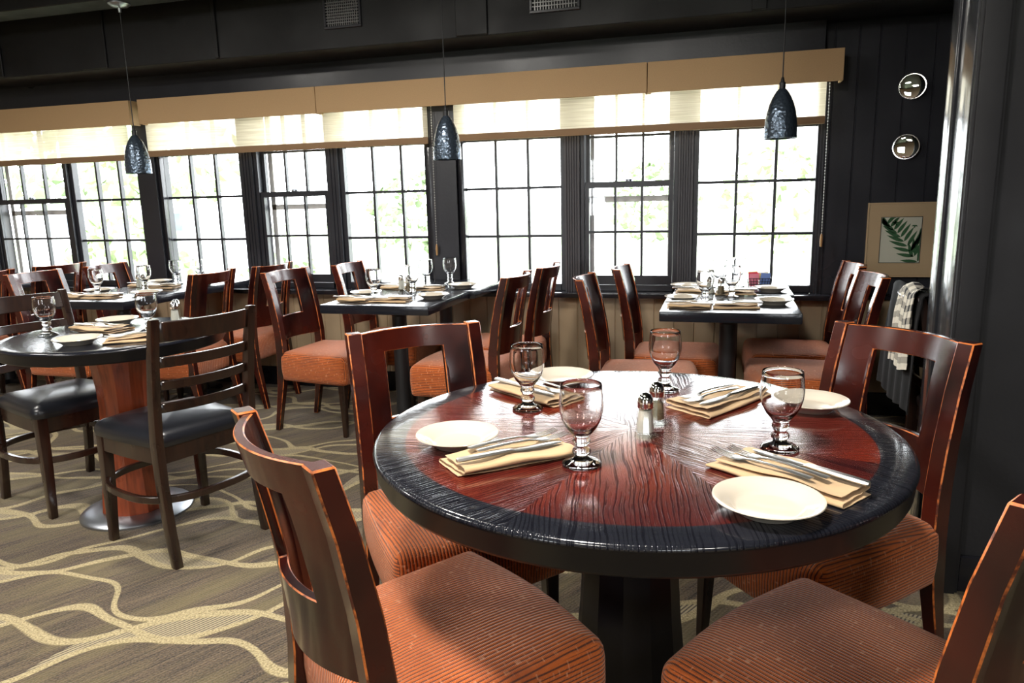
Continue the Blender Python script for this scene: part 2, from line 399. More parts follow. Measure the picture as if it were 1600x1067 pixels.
def kids(o): return KID.get(o.name, []) if False else [c for c in ALLCH() if c.parent is o]
def ALLCH(): return list(COL.objects)
def copy_tree(o, parent=None, ch=None):
    c = o.copy(); COL.objects.link(c)
    if parent is not None: c.parent = parent
    for k in [k for k in bpy.data.objects if k.parent is o]: copy_tree(k, c)
    return c
class Kind:
    "one prototype, used first itself and then copied"
    def __init__(s, maker): s.maker = maker; s.p = None
    def put(s, loc, rz, label, cat, group):
        if s.p is None: s.p = s.maker(); o = s.p
        else: o = copy_tree(s.p)
        place(o, loc, rz); tag(o, label, cat, group); return o

# ------------------------------------------------------------------ the room
XL, XR, YN, YW, ZC = -6.6, 3.0, -4.0, 4.40, 2.55
bm = bmesh.new(); box(bm, XL-.1, XR+.1, YN-.1, 4.6, -.1, 0); struct(obj('floor', bm, 'carpet', smooth=False))
bm = bmesh.new(); box(bm, XL-.1, XR+.1, YN-.1, 4.6, ZC, ZC+.1); struct(obj('ceiling', bm, 'ceiling_black', smooth=False))
bm = bmesh.new(); box(bm, XL-.1, XL, YN-.1, 4.6, 0, ZC); struct(obj('wall_left', bm, 'tan_paint', smooth=False))
bm = bmesh.new(); box(bm, XR, XR+.1, YN-.1, 4.6, 0, ZC); struct(obj('wall_right', bm, 'black_matte', smooth=False))
RW = [(-3.3, -1.9), (1.4, 2.8)]
bm = bmesh.new(); xs_ = [XL]+[v for q in RW for v in q]+[XR]
for k in range(0, len(xs_), 2): box(bm, xs_[k], xs_[k+1], YN-.1, YN, 0, ZC)
for a_, b_ in RW: box(bm, a_, b_, YN-.1, YN, 0, .9); box(bm, a_, b_, YN-.1, YN, 1.95, ZC)
struct(obj('wall_front', bm, 'back_wall', smooth=False))
for k, (a_, b_) in enumerate(RW):
    bm = bmesh.new()
    for q in ((a_, a_+.05, .9, 1.95), (b_-.05, b_, .9, 1.95), (a_, b_, .9, .95), (a_, b_, 1.90, 1.95)): box(bm, q[0], q[1], YN-.08, YN+.02, q[2], q[3])
    for i in range(1, 5): x = a_+(b_-a_)*i/5; box(bm, x-.01, x+.01, YN-.06, YN-.03, .95, 1.9)
    for i in range(1, 3): z = .95+.95*i/3; box(bm, a_+.05, b_-.05, YN-.058, YN-.032, z-.01, z+.01)
    struct(obj('window_%d' % (10+k), bm, 'black_paint', smooth=False))

def grooved(bm, x0, x1, yf, yb, z0, z1, grooves, gw=0.005, gd=0.006):
    prof = [(x0, yf)]
    for g in grooves:
        if x0+gw < g < x1-gw: prof += [(g-gw, yf), (g-gw*.35, yf+gd), (g+gw*.35, yf+gd), (g+gw, yf)]
    prof += [(x1, yf), (x1, yb), (x0, yb)]
    loft(bm, [[(x, y, z0) for x, y in prof], [(x, y, z1) for x, y in prof]])
# window wall: pieces of one wall
wb = bmesh.new(); box(wb, XL, 0.50, 4.42, 4.58, 0, 0.66); box(wb, 0.50, XR, 4.42, 4.58, 0, ZC); box(wb, XL, 0.50, 4.42, 4.58, 1.93, ZC)
wall = struct(obj('wall_back', wb, 'black_paint', smooth=False))
bm = bmesh.new(); grooved(bm, XL, XR, 4.385, 4.42, 0.13, 0.655, [0.565+0.1165*k for k in range(-62, 21)])
struct(obj('trim_wainscot_boards', bm, 'tan_paint', smooth=False))
bm = bmesh.new(); grooved(bm, 0.51, XR, 4.395, 4.42, 0.685, 2.10, [0.555, .673, .774, .898, 1.035]+[1.035+.125*k for k in range(1, 15)])
struct(obj('trim_black_boards', bm, 'black_paint', smooth=False))
o = nbox('baseboard_back', 'black_gloss', XL, XR, 4.37, 4.42, 0, 0.13, bev=.004); struct(o)
o = nbox('trim_sill', 'black_gloss', XL, 0.60, 4.295, 4.45, 0.655, 0.685, bev=.006, seg=2); struct(o)
o = nbox('trim_sill_right', 'black_gloss', 0.60, XR, 4.365, 4.42, 0.655, 0.675, bev=.004); struct(o)
o = nbox('trim_header', 'black_paint', XL, 0.50, 4.33, 4.42, 1.90, 2.13, bev=.003); struct(o)
o = nbox('trim_crown', 'black_matte', XL, XR, 4.00, 4.58, 2.12, ZC, bev=.004); struct(o)
for i, (x, wd) in enumerate(((-4.66, .05), (-3.86, .10), (-2.95, .012), (-1.33, .09), (.15, .035))):
    bmx = bmesh.new(); box(bmx, x-wd, x+wd, 3.985, 4.0, 2.125, ZC); bevel_sharp(bmx, .003); struct(obj('trim_crown_block', bmx, 'black_matte'))
o = nbox('trim_joist', 'black_matte', XL, XR, 3.60, 3.78, 2.40, ZC, bev=.004); struct(o)

# partition end (casing) at right
pb = bmesh.new(); box(pb, 0.675, XR, 2.41, 2.60, 0, ZC)
struct(obj('wall_partition', pb, 'black_matte', smooth=False))
bm = bmesh.new()   # jamb with stop, facing the window side
box(bm, 0.660, 0.676, 2.40, 2.525, 0, ZC); box(bm, 0.652, 0.676, 2.545, 2.615, 0, ZC); bevel_sharp(bm, .004, seg=2)
struct(obj('trim_jamb', bm, 'jamb_gloss'))
bm = bmesh.new(); box(bm, 0.664, 0.745, 2.385, 2.412, 0.0, ZC); box(bm, 0.672, 0.735, 2.375, 2.39, 0.0, ZC); bevel_sharp(bm, .003, seg=2)
struct(obj('trim_casing', bm, 'black_matte'))
o = nbox('baseboard_partition', 'black_gloss', 0.745, XR, 2.395, 2.412, 0, 0.12, bev=.004); struct(o)

# windows ----------------------------------------------------------
ZB, ZT = 0.70, 1.90
def bars(bm, x0, x1, z0, z1, nx, nz, y0=4.425, y1=4.455, w_=0.008):
    for i in range(1, nx): x = x0+(x1-x0)*i/nx; box(bm, x-w_, x+w_, y0, y1, z0, z1)
    for j in range(1, nz): z = z0+(z1-z0)*j/nz; box(bm, x0, x1, y0+.002, y1-.002, z-w_, z+w_)
def pane(x0, x1, z0, z1, parent, y=4.442, name='glass_pane'):
    b = bmesh.new(); box(b, x0, x1, y-.0015, y+.0015, z0, z1); return obj(name, b, 'pane', parent, smooth=False)
def fixed(n, x0, x1):
    root = struct(empty('window_%d' % n, (0, 0, 0)))
    b = bmesh.new(); z0, z1 = 0.727, 1.90
    box(b, x0-.03, x0, 4.41, 4.465, ZB-.015, ZT+.03); box(b, x1, x1+.03, 4.41, 4.465, ZB-.015, ZT+.03)
    box(b, x0, x1, 4.41, 4.465, ZB-.015, z0); box(b, x0, x1, 4.41, 4.465, z1, ZT+.03)
    bevel_sharp(b, .003); obj('window_frame', b, 'black_paint', root)
    b = bmesh.new(); bars(b, x0, x1, z0, z1, 3, 4); obj('muntins', b, 'black_paint', root, smooth=False)
    pane(x0, x1, z0, z1, root)
    return root
def hung(n, x0, x1):
    root = struct(empty('window_%d' % n, (0, 0, 0)))
    b = bmesh.new()
    box(b, x0-.03, x0-.004, 4.405, 4.52, ZB-.015, ZT+.03); box(b, x1+.004, x1+.03, 4.405, 4.52, ZB-.015, ZT+.03)
    box(b, x0-.03, x1+.03, 4.405, 4.52, ZB-.015, .722); box(b, x0-.03, x1+.03, 4.405, 4.52, ZT, ZT+.03)
    bevel_sharp(b, .003); obj('window_frame', b, 'black_paint', root)
    for nm, z0, z1, y, rail in (('lower_sash', .724, 1.335, 4.415, 'b'), ('upper_sash', 1.30, 1.90, 4.455, 't')):
        b = bmesh.new(); g0, g1 = z0+(.055 if rail == 'b' else .03), z1-.035
        box(b, x0, x0+.022, y, y+.032, z0, z1); box(b, x1-.022, x1, y, y+.032, z0, z1)
        box(b, x0+.022, x1-.022, y, y+.032, z0, g0); box(b, x0+.022, x1-.022, y, y+.032, g1, z1)
        bars(b, x0+.022, x1-.022, g0, g1, 3, 2, y+.002, y+.030, .007)
        sash = obj(nm, b, 'black_paint', root, smooth=False)
        pane(x0+.022, x1-.022, g0, g1, sash, y+.016)
    b = bmesh.new(); lathe(b, [(0, 0), (.02, 0), (.02, .012), (.008, .02), (0, .02)], 12, ((x0+x1)/2, 4.43, 1.335)); obj('sash_lock', b, 'brushed_base', root)
    # pale storm sash outside
    b = bmesh.new()
    box(b, x0, x0+.035, 4.53, 4.55, .70, 1.9); box(b, x1-.035, x1, 4.53, 4.55, .70, 1.9); box(b, x0, x1, 4.53, 4.55, 1.215, 1.25)
    obj('storm_sash', b, 'fence_white', root, smooth=False)
    return root
FX = [(-0.13, .494), (-1.55, -.937), (-2.38, -1.778), (-3.78, -3.17), (-4.59, -3.99), (-6.2, -5.5)]
HX = [(-.787, -.272), (-3.02, -2.512), (-5.36, -4.68)]
fixed(1, *FX[0]); hung(2, *HX[0]); fixed(3, *FX[1]); fixed(4, *FX[2]); hung(5, *HX[1]); fixed(6, *FX[3]); fixed(7, *FX[4]); hung(8, *HX[2]); fixed(9, *FX[5])
def post(x0, x1, yf, reeds=0, n=1, mat='black_paint'):
    b = bmesh.new()
    g = [x0+(x1-x0)*(k+1)/(reeds+1) for k in range(reeds)] if reeds else []
    grooved(b, x0, x1, yf, 4.47, .684, 1.905, g, .0035, .006); struct(obj('trim_post_%d' % n, b, mat, smooth=False))
post(.524, .53, 4.38, 0, 1); post(-.242, -.16, 4.385, 5, 2, 'hazed_black_paint'); post(-.907, -.817, 4.385, 5, 3, 'hazed_black_paint')
post(-1.748, -1.58, 4.35, 0, 4); post(-2.482, -2.41, 4.385, 2, 5); post(-3.14, -3.05, 4.385, 3, 6)
post(-3.96, -3.81, 4.35, 0, 7); post(-4.65, -4.62, 4.385, 0, 8); post(-5.47, -5.39, 4.385, 3, 9); post(-6.6, -6.23, 4.385, 3, 10)
for k, (a, b_) in enumerate(((-1.80, -1.748), (-1.58, -1.535), (-3.81, -3.775))):
    o = nbox('trim_stop_%d' % (k+1), 'black_gloss', a+.004, b_-.004, 4.37, 4.41, .684, 1.905, bev=.005, seg=2); struct(o)

# valances and roller shades --------------------------------------
def valance(x0, x1, label):
    b = bmesh.new(); box(b, x0, x1, 4.235, 4.250, 1.803, 1.962); box(b, x0, x1, 4.250, 4.33, 1.947, 1.962)
    box(b, x0, x0+.012, 4.25, 4.33, 1.803, 1.947); box(b, x1-.012, x1, 4.25, 4.33, 1.803, 1.947)
    bevel_sharp(b, .0015); o = obj('window_valance', b, 'valance_cloth', smooth=False); tag(o, label, 'valance', 'tan valance boards over the windows')
valance(-6.3, -3.862, 'tan valance board over the leftmost windows, ending at the left pendant')
valance(-3.79, -2.452, 'tan valance segment just right of the left pendant, second from the left')
valance(-2.448, -.412, 'middle tan valance segment crossing behind the middle pendant')
valance(-.408, .582, 'tan valance segment at right end, behind the right pendant')
def shade(x0, x1, z0, label, chain=None):
    root = empty('roller_shade', ((x0+x1)/2, 4.30, z0)); tag(root, label, 'blind', 'woven roller shades')
    hx = (x1-x0)/2
    b = bmesh.new(); n = 40
    fr = [[b.verts.new((-hx+2*hx*i/n, .004*math.sin(i*.7)*.4+dy, z)) for i in range(n+1)] for z in (.035, 1.90-z0) for dy in (0,)]
    for i in range(n): b.faces.new((fr[0][i], fr[0][i+1], fr[1][i+1], fr[1][i]))
    sh = obj('shade_fabric', b, 'shade', root)
    b = bmesh.new(); box(b, -hx, hx, -.008, .008, 0, .04); bevel_sharp(b, .004, seg=2); obj('hem_bar', b, 'hem', root)
    b = bmesh.new(); tube(b, [(-hx, 0, 1.925-z0), (hx, 0, 1.925-z0)], .02, 12); obj('roller', b, 'hem', root)
    if chain:
        b = bmesh.new(); L = z0-chain
        m_ = int((1.9-chain)/.016)
        for k in range(m_):
            z = chain-z0+.016*k
            lathe(b, [(0, -.0035), (.0032, -.0015), (.0032, .0015), (0, .0035)], 6, (hx+.018, .02, z))
        tube(b, [(hx+.018, .02, chain-z0), (hx+.018, .02, 1.9-z0)], .001, 5)
        c = obj('bead_chain', b, 'bead_chain', root)
        b = bmesh.new(); lathe(b, [(0, -.07), (.006, -.068), (.008, -.03), (.005, 0), (0, .001)], 10, (hx+.018, .02, chain-z0)); obj('tassel', b, 'wood_tassel', c)
    return root
shade(-6.2, -3.955, 1.575, 'woven beige roller shade over the leftmost windows, left of the left pendant')
shade(-3.80, -1.735, 1.592, 'woven beige roller shade between the left and middle pendants', 0.98)
shade(-1.565, .512, 1.598, 'woven beige roller shade right of the middle pendant, bead chain at its right edge', 1.02)

# ------------------------------------------------------------------ wall pieces at right
def picture():
    root = empty('framed_print', (0.937, 4.393, 0.787)); tag(root, 'framed fern print in wide tan mat on the black board wall', 'picture')
    b = bmesh.new(); W, H = .335, .388
    box(b, -W/2, W/2, -.016, 0, 0, H); bevel_sharp(b, .002); obj('mat_board', b, 'mat_board', root, smooth=False)
    b = bmesh.new(); t_ = .005
    for a in ((-W/2-t_, W/2+t_, -t_, 0), (-W/2-t_, W/2+t_, H, H+t_), (-W/2-t_, -W/2, 0, H), (W/2, W/2+t_, 0, H)):
        box(b, a[0], a[1], -.02, 0, a[2], a[3])
    obj('picture_frame', b, 'mat_board', root, smooth=False)
    px0, px1, pz0, pz1 = -.102, .093, .073, .315
    b = bmesh.new(); box(b, px0, px1, -.0175, -.016, pz0, pz1); pr = obj('print', b, 'print_paper', root, smooth=False)
    b = bmesh.new(); t_ = .003
    for a in ((px0-t_, px1+t_, pz0-t_, pz0), (px0-t_, px1+t_, pz1, pz1+t_), (px0-t_, px0, pz0, pz1), (px1, px1+t_, pz0, pz1)):
        box(b, a[0], a[1], -.018, -.016, a[2], a[3])
    obj('border_line', b, 'frame_black', pr, smooth=False)
    b = bmesh.new()
    def leaf(x, z, ang, L, wd):
        d = Vector((math.cos(ang), 0, math.sin(ang))); n_ = Vector((-d.z, 0, d.x)); up_ = []; lo = []
        for k in range(9):
            s_ = k/8; w_ = wd*math.sin(PI*s_**.8)**.9*(1-.25*s_)
            c = Vector((x, -.0182, z))+d*L*s_+n_*.12*L*s_*s_*(-.5)
            c.x = min(max(c.x, px0+.002), px1-.002); c.z = min(max(c.z, pz0+.002), pz1-.002)
            def cl(q): q.x = min(max(q.x, px0+.001), px1-.001); q.z = min(max(q.z, pz0+.001), pz1-.001); return q
            up_.append(b.verts.new(cl(c+n_*w_))); lo.append(b.verts.new(cl(c-n_*w_)))
        for k in range(8):
            try: b.faces.new((up_[k], up_[k+1], lo[k+1], lo[k]))
            except Exception: pass
    # main frond: stem from bottom right up-left
    stem = [(.085-.16*s_, .078+.20*s_+.02*math.sin(3*s_)) for s_ in [i/9 for i in range(10)]]
    for i, (x, z) in enumerate(stem):
        L = .098-.004*abs(i-3)
        leaf(x, z, math.radians(178-i*4), L, .0105); leaf(x, z, math.radians(72-i*2), L*.95, .010)
    for i in range(5): leaf(.06+.006*i, .10+.022*i, math.radians(110-12*i), .085, .011)
    leaf(stem[-1][0], stem[-1][1], math.radians(125), .05, .008)
    for k in range(5): leaf(-.035, .285, math.radians(72*k+20), .02, .004)
    for k in range(3): leaf(.06, .272, math.radians(70*k+200), .016, .004)
    obj('fern_drawing', b, 'print_green', pr, smooth=False)
    b = bmesh.new(); box(b, -W/2, W/2, -.0205, -.0195, 0, H); obj('glazing', b, 'picture_glass', root, smooth=False)
picture()
def wall_mirror(x, z, label, ring):
    root = empty('round_mirror', (x, 4.395, z)); root.rotation_euler = (0, 0, -math.radians(15)); root.location.y = 4.376; tag(root, label, 'mirror', 'small round mirrors on the black wall')
    b = bmesh.new(); tube(b, [(0, -.004, 0), (0, .02, 0)], .012, 16); obj('mount', b, 'chrome', root)
    R = .062
    b = bmesh.new()
    prof = [(R*math.cos(a), .005*math.sin(a)) for a in [PI/2*k/8 for k in range(9)]]
    lathe(b, [(R, -.004)]+prof, 40); 
    bmesh.ops.rotate(b, verts=b.verts, matrix=Matrix.Rotation(PI/2, 3, 'X')); obj('mirror_glass', b, 'mirror', root)
    b = bmesh.new(); lathe(b, [(R-.002, -.006), (R+.002, -.006), (R+.003, .0), (R+.002, .004), (R-.002, .004)], 40)
    bmesh.ops.rotate(b, verts=b.verts, matrix=Matrix.Rotation(PI/2, 3, 'X')); obj('rim', b, 'chrome', root)
wall_mirror(.934, 1.770, 'upper round convex mirror high on the black board wall', 0)
wall_mirror(.925, 1.467, 'lower round convex mirror on the black board wall, above the fern print', 1)

# vents on the crown face
def vent(x, z, W, H, label):
    root = empty('wall_vent', (x, 3.999, z)); tag(root, label, 'vent', 'air vents on the black soffit')
    b = bmesh.new(); t_ = .014
    for a in ((-W/2, W/2, 0, t_), (-W/2, W/2, H-t_, H), (-W/2, -W/2+t_, t_, H-t_), (W/2-t_, W/2, t_, H-t_)): box(b, a[0], a[1], -.012, 0, a[2], a[3])
    bevel_sharp(b, .002); obj('vent_frame', b, 'black_paint', root)
    b = bmesh.new(); nx, nz = 16, 9
    for i in range(1, nx): xx = -W/2+t_+(W-2*t_)*i/nx; box(b, xx-.0022, xx+.0022, -.008, -.002, t_, H-t_)
    for j in range(1, nz): zz = t_+(H-2*t_)*j/nz; box(b, -W/2+t_, W/2-t_, -.0095, -.006, zz-.0022, zz+.0022)
    obj('grille', b, 'vent_grey', root, smooth=False)
simple('vent_grey', (0.22, 0.22, 0.22), 0.3, 0.6)
vent(-2.10, 2.225, .235, .17, 'square black air vent grille between the left and middle pendants')
vent(-0.87, 2.205, .27, .20, 'black air vent grille between the middle and right pendants')

# pendants ----------------------------------------------------------
def make_pendant():
    root = empty('pendant_lamp')
    b = bmesh.new()
    out = [(.0725, 0), (.0725, .02), (.072, .05), (.069, .085), (.063, .12), (.053, .155), (.040, .185), (.026, .208), (.015, .220)]
    inn = [(.012, .216), (.024, .203), (.038, .181), (.051, .152), (.0605, .118), (.0665, .084), (.0695, .05), (.070, .02), (.070, 0)]
    lathe(b, out+inn, 40); bm_ = b
    r0 = b.verts[:]; n = 40
    for i in range(n):
        j = (i+1) % n; b.faces.new((r0[i], r0[j], r0[-n+j], r0[-n+i]))
    sh = obj('lamp_shade', b, 'hammered', root)
    b = bmesh.new(); lathe(b, [(0, .215), (.014, .215), (.014, .246), (.009, .25), (.006, .268), (.003, .272), (0, .272)], 20); obj('socket', b, 'iron', root)
    b = bmesh.new(); tube(b, [(0, 0, .265), (0, 0, .60), (0, 0, .955-.05)], .0028, 8); obj('cord', b, 'iron', root)
    b = bmesh.new(); lathe(b, [(0, .955), (.06, .955), (.06, .948), (.045, .936), (.012, .928), (.008, .905), (0, .905)], 28); obj('ceiling_canopy', b, 'brushed_base', root)
    b = bmesh.new(); lathe(b, [(0, .10), (.018, .105), (.026, .125), (.022, .15), (.012, .18), (.012, .216), (0, .216)], 20); obj('bulb', b, 'dim_bulb', root)
    return root
pend = Kind(make_pendant)
for x, z, lab in ((.252, 1.490, 'hammered black pendant lamp hanging over the rightmost window table'),
                  (-1.385, 1.457, 'hammered black pendant lamp hanging in front of the post between the two shades'),
                  (-3.345, 1.450, 'hammered black pendant lamp at left, over the left window table')):
    o = pend.put((x, 3.69, z), 0, lab, 'lamp', 'hammered pendant lamps')
    for c in [k for k in bpy.data.objects if k.parent is o]:
        base = c.name.split('.')[0]; dz = 2.40-z-.955
        if base == 'ceiling_canopy': c.location.z = dz
        if base == 'cord': c.location.z = 0; c.scale.z = (.905+dz)/.905 if False else 1
# lengthen each cord to meet its canopy
for o in [k for k in bpy.data.objects if k.name.split('.')[0] == 'cord']:
    z = o.parent.location.z; top = 2.40-z-.05
    me = bpy.data.meshes.new('cord'); b = bmesh.new(); tube(b, [(0, 0, .265), (0, 0, .6), (0, 0, top)], .0028, 8); b.to_mesh(me); b.free(); me.materials.append(M['iron']); o.data = me

# recessed discs: one ceiling light over the near table, the rest added fill
for (x, y, rr), lab in (((-0.55, .75, .17), 'recessed round ceiling light over the round table nearest the camera'), ((-.6, -1.3, .28), 'added round fill light on the ceiling behind the camera'), ((-1.6, 2.3, .17), 'added round fill light on the ceiling between the two round tables and the windows'), ((-3.8, 2.0, .17), 'added round fill light on the ceiling above the far left'),
                 ((-3.0, .2, .28), 'added round fill light on the ceiling far left of the camera'), ((1.5, -1.0, .28), 'added round fill light on the ceiling right of the camera')):
    root = empty('ceiling_or_fill_light', (x, y, 2.55)); tag(root, lab, 'lamp', 'recessed ceiling light and added fill lights')
    b = bmesh.new(); lathe(b, [(rr, -.03), (rr+.03, -.03), (rr+.035, 0), (rr, 0)], 40); obj('trim_ring', b, 'fence_white', root)
    b = bmesh.new(); lathe(b, [(0, -.005), (rr, -.005), (rr, 0), (0, 0)], 40); obj('diffuser', b, 'lamp_white', root)

# ------------------------------------------------------------------ panel-back chair
CHN = dict(top=.887, yb=-.28)
PY = [(0, -.272), (.12, -.25), (.26, -.224), (.40, -.210), (.52, -.212), (.64, -.226), (.77, -.250), (.887, -.280)]
def py(z):
    for (z0, y0), (z1, y1) in zip(PY, PY[1:]):
        if z <= z1: s_ = (z-z0)/(z1-z0); return y0+(y1-y0)*s_
    return PY[-1][1]
def seat_uv(bm, inv=False):
    uv = bm.loops.layers.uv.new('UVMap')
    bm.normal_update()
    for f in bm.faces:
        n = f.normal
        for l in f.loops:
            c = l.vert.co
            if abs(n.x) > .75: l[uv].uv = (c.z+.01, c.y)
            elif abs(n.y) > .75: l[uv].uv = (c.x, c.z+.3)
            else: l[uv].uv = (c.x, c.y)
def outline(hwf, hwb, yf, yb, rad, n=6, inset=0.0, bow=0.018):
    pts = []
    cs = [(hwf-inset, yf-inset, 0), (-(hwf-inset), yf-inset, 1), (-(hwb-inset), yb+inset, 2), (hwb-inset, yb+inset, 3)]
    rr = max(rad-inset, .006)
    for (x, y, q) in cs:
        sx = 1 if q in (0, 3) else -1; sy = 1 if q in (0, 1) else -1
        cx, cy = x-sx*rr, y-sy*rr
        a0 = {0: 0, 1: PI/2, 2: PI, 3: 1.5*PI}[q]
        for k in range(n+1): a = a0+PI/2*k/n; pts.append((cx+rr*math.cos(a), cy+rr*math.sin(a)))
        # midpoints of straight runs
        nx_, ny_, _ = cs[(q+1) % 4]
        sx2 = 1 if (q+1) % 4 in (0, 3) else -1; sy2 = 1 if (q+1) % 4 in (0, 1) else -1
        p0 = pts[-1]; a1 = a0+PI/2; c2 = (nx_-sx2*rr, ny_-sy2*rr); p1 = (c2[0]+rr*math.cos(a1), c2[1]+rr*math.sin(a1))
        for k in range(1, 8):
            s_ = k/8; b_ = bow*math.sin(PI*s_) if q == 0 else (0.006*math.sin(PI*s_) if q in (1, 3) else 0)
            pts.append((p0[0]+(p1[0]-p0[0])*s_+b_*math.cos(a1), p0[1]+(p1[1]-p0[1])*s_+b_*math.sin(a1)))
    return pts
def make_chair():
    root = empty('panel_chair')
    b = bmesh.new()
    rings = []
    zb, zt = .295, .452
    for ins, z in ((.012, zb), (.003, zb+.008), (0, zb+.03), (-.003, zb+.07), (-.002, zt-.04), (.001, zt-.022), (.008, zt-.010), (.018, zt-.002), (.035, zt+.003), (.07, zt+.008), (.115, zt+.012), (.16, zt+.014)):
        rings.append([(x, y, z) for x, y in outline(.234, .205, .222, -.215, .032, inset=ins)])
    R = loft(b, rings, True, False)
    b.faces.new(list(reversed(R[0]))); b.faces.new(R[-1])
    bmesh.ops.triangulate(b, faces=[f for f in b.faces if len(f.verts) > 8])
    bmesh.ops.recalc_face_normals(b, faces=b.faces); seat_uv(b)
    obj('seat', b, 'fabric', root, ang=60)
    for s_ in (-1, 1):
        b = bmesh.new()
        dep = {0: .014, .12: .016, .26: .020, .40: .025, .52: .024, .64: .022, .77: .020, .887: .018}
        rect_sweep(b, [(s_*.1795, y, z, .0205 if z > .3 else .0165+.004*z/.3, dep[z]) for z, y in PY])
        bevel_sharp(b, .0030, 28, 1, 1)
        obj('rear_leg', b, ['mahogany', 'worn'], root)
        b = bmesh.new(); rect_sweep(b, [(s_*.195, .178, 0, .012, .012), (s_*.19, .175, .15, .016, .016), (s_*.187, .172, .30, .02, .02)])
        bevel_sharp(b, .004); obj('front_leg', b, ['dark_walnut'], root)
    # curved back panel with square opening
    b = bmesh.new()
    xs = [-.160+.320*i/26 for i in range(27)]
    zs = [.505, .54, .58, .61, .635, .66, .69, .72, .75, .78, .80, .822, .84, .86, .883]
    hx = .089
    xs = sorted(set(xs+[-hx, hx])); xs = [x for x in xs if x in (-hx, hx) or abs(abs(x)-hx) > .004]
    th = .009
    def P(x, z, s_): return (x, py(z)+.004-.054*(1-(x/.165)**2)+s_*th, z)
    F = {}; B = {}
    for i, x in enumerate(xs):
        for j, z in enumerate(zs): F[i, j] = b.verts.new(P(x, z, 1)); B[i, j] = b.verts.new(P(x, z, -1))
    inside = lambda i, j: -hx-1e-6 <= xs[i] and xs[i+1] <= hx+1e-6 and .635-1e-6 <= zs[j] and zs[j+1] <= .822+1e-6
    cells = {(i, j) for i in range(len(xs)-1) for j in range(len(zs)-1) if not inside(i, j)}
    for i, j in cells:
        b.faces.new((F[i, j], F[i+1, j], F[i+1, j+1], F[i, j+1])); b.faces.new((B[i, j], B[i, j+1], B[i+1, j+1], B[i+1, j]))
        for (di, dj, p, q) in ((-1, 0, (i, j), (i, j+1)), (1, 0, (i+1, j), (i+1, j+1)), (0, -1, (i, j), (i+1, j)), (0, 1, (i, j+1), (i+1, j+1))):
            if (i+di, j+dj) not in cells: b.faces.new((F[p], F[q], B[q], B[p]))
    for v in [v for v in b.verts if not v.link_faces]: b.verts.remove(v)
    bmesh.ops.recalc_face_normals(b, faces=b.faces)
    bevel_sharp(b, .0022, 40, 1, 1)
    obj('backrest', b, ['mahogany', 'worn'], root)
    return root
chair = Kind(make_chair)
CG = 'panel-back chairs with rust seats'
CHAIRS = [
 (-.492, 1.178, 321.4, 'front left panel-back chair at the near round table, back turned to the camera'),
 (.228, 1.225, 54.7, 'front right panel-back chair cut by the right edge of the photo, rust seat'),
 (-.659, 1.717, 221.8, 'panel-back chair behind the left side of the near round table'),
 (.243, 1.868, 130.1, 'panel-back chair behind the right side of the near round table, by the black partition'),
 (-2.082, 3.60, 265.4, 'panel-back chair on the left of the middle window table, nearest the camera'),
 (-1.93, 4.085, 272.5, 'panel-back chair on the left of the middle window table, against the window sill'),
 (-1.235, 3.46, 87.7, 'edge-on panel-back chair right of the middle window table, nearest the camera'),
 (-1.185, 3.945, 88, 'panel-back chair on the right of the middle window table, against the window wall'),
 (-.319, 3.368, 271, 'panel-back chair on the left of the right window table, edge-on, nearest the camera'),
 (-.213, 3.845, 269, 'panel-back chair on the left of the right window table, against the window wall'),
 (.373, 3.50, 94.9, 'panel-back chair on the right of the right window table, nearest the camera'),
 (.375, 4.016, 92.9, 'panel-back chair on the right of the right window table, nearest the wall'),
 (-3.045, 3.51, 92.7, 'reddish panel-back chair on the right of the left window table, nearest the camera'),
 (-2.965, 3.99, 90.3, 'reddish panel-back chair on the right of the left window table, at the sill'),
 (-3.708, 3.475, 274.2, 'panel-back chair on the left of the left window table, nearest the camera'),
 (-3.677, 4.01, 278.4, 'panel-back chair on the left of the left window table, at the window'),
 (-4.619, 3.98, 88.3, 'panel-back chair of the table at the far left edge, at the window'),
 (-4.66, 3.46, 88, 'panel-back chair of the table at the far left edge, cut by the photo edge'),
]
for x, y, a, lab in CHAIRS: chair.put((x, y, 0), math.radians(a), lab, 'chair', CG)

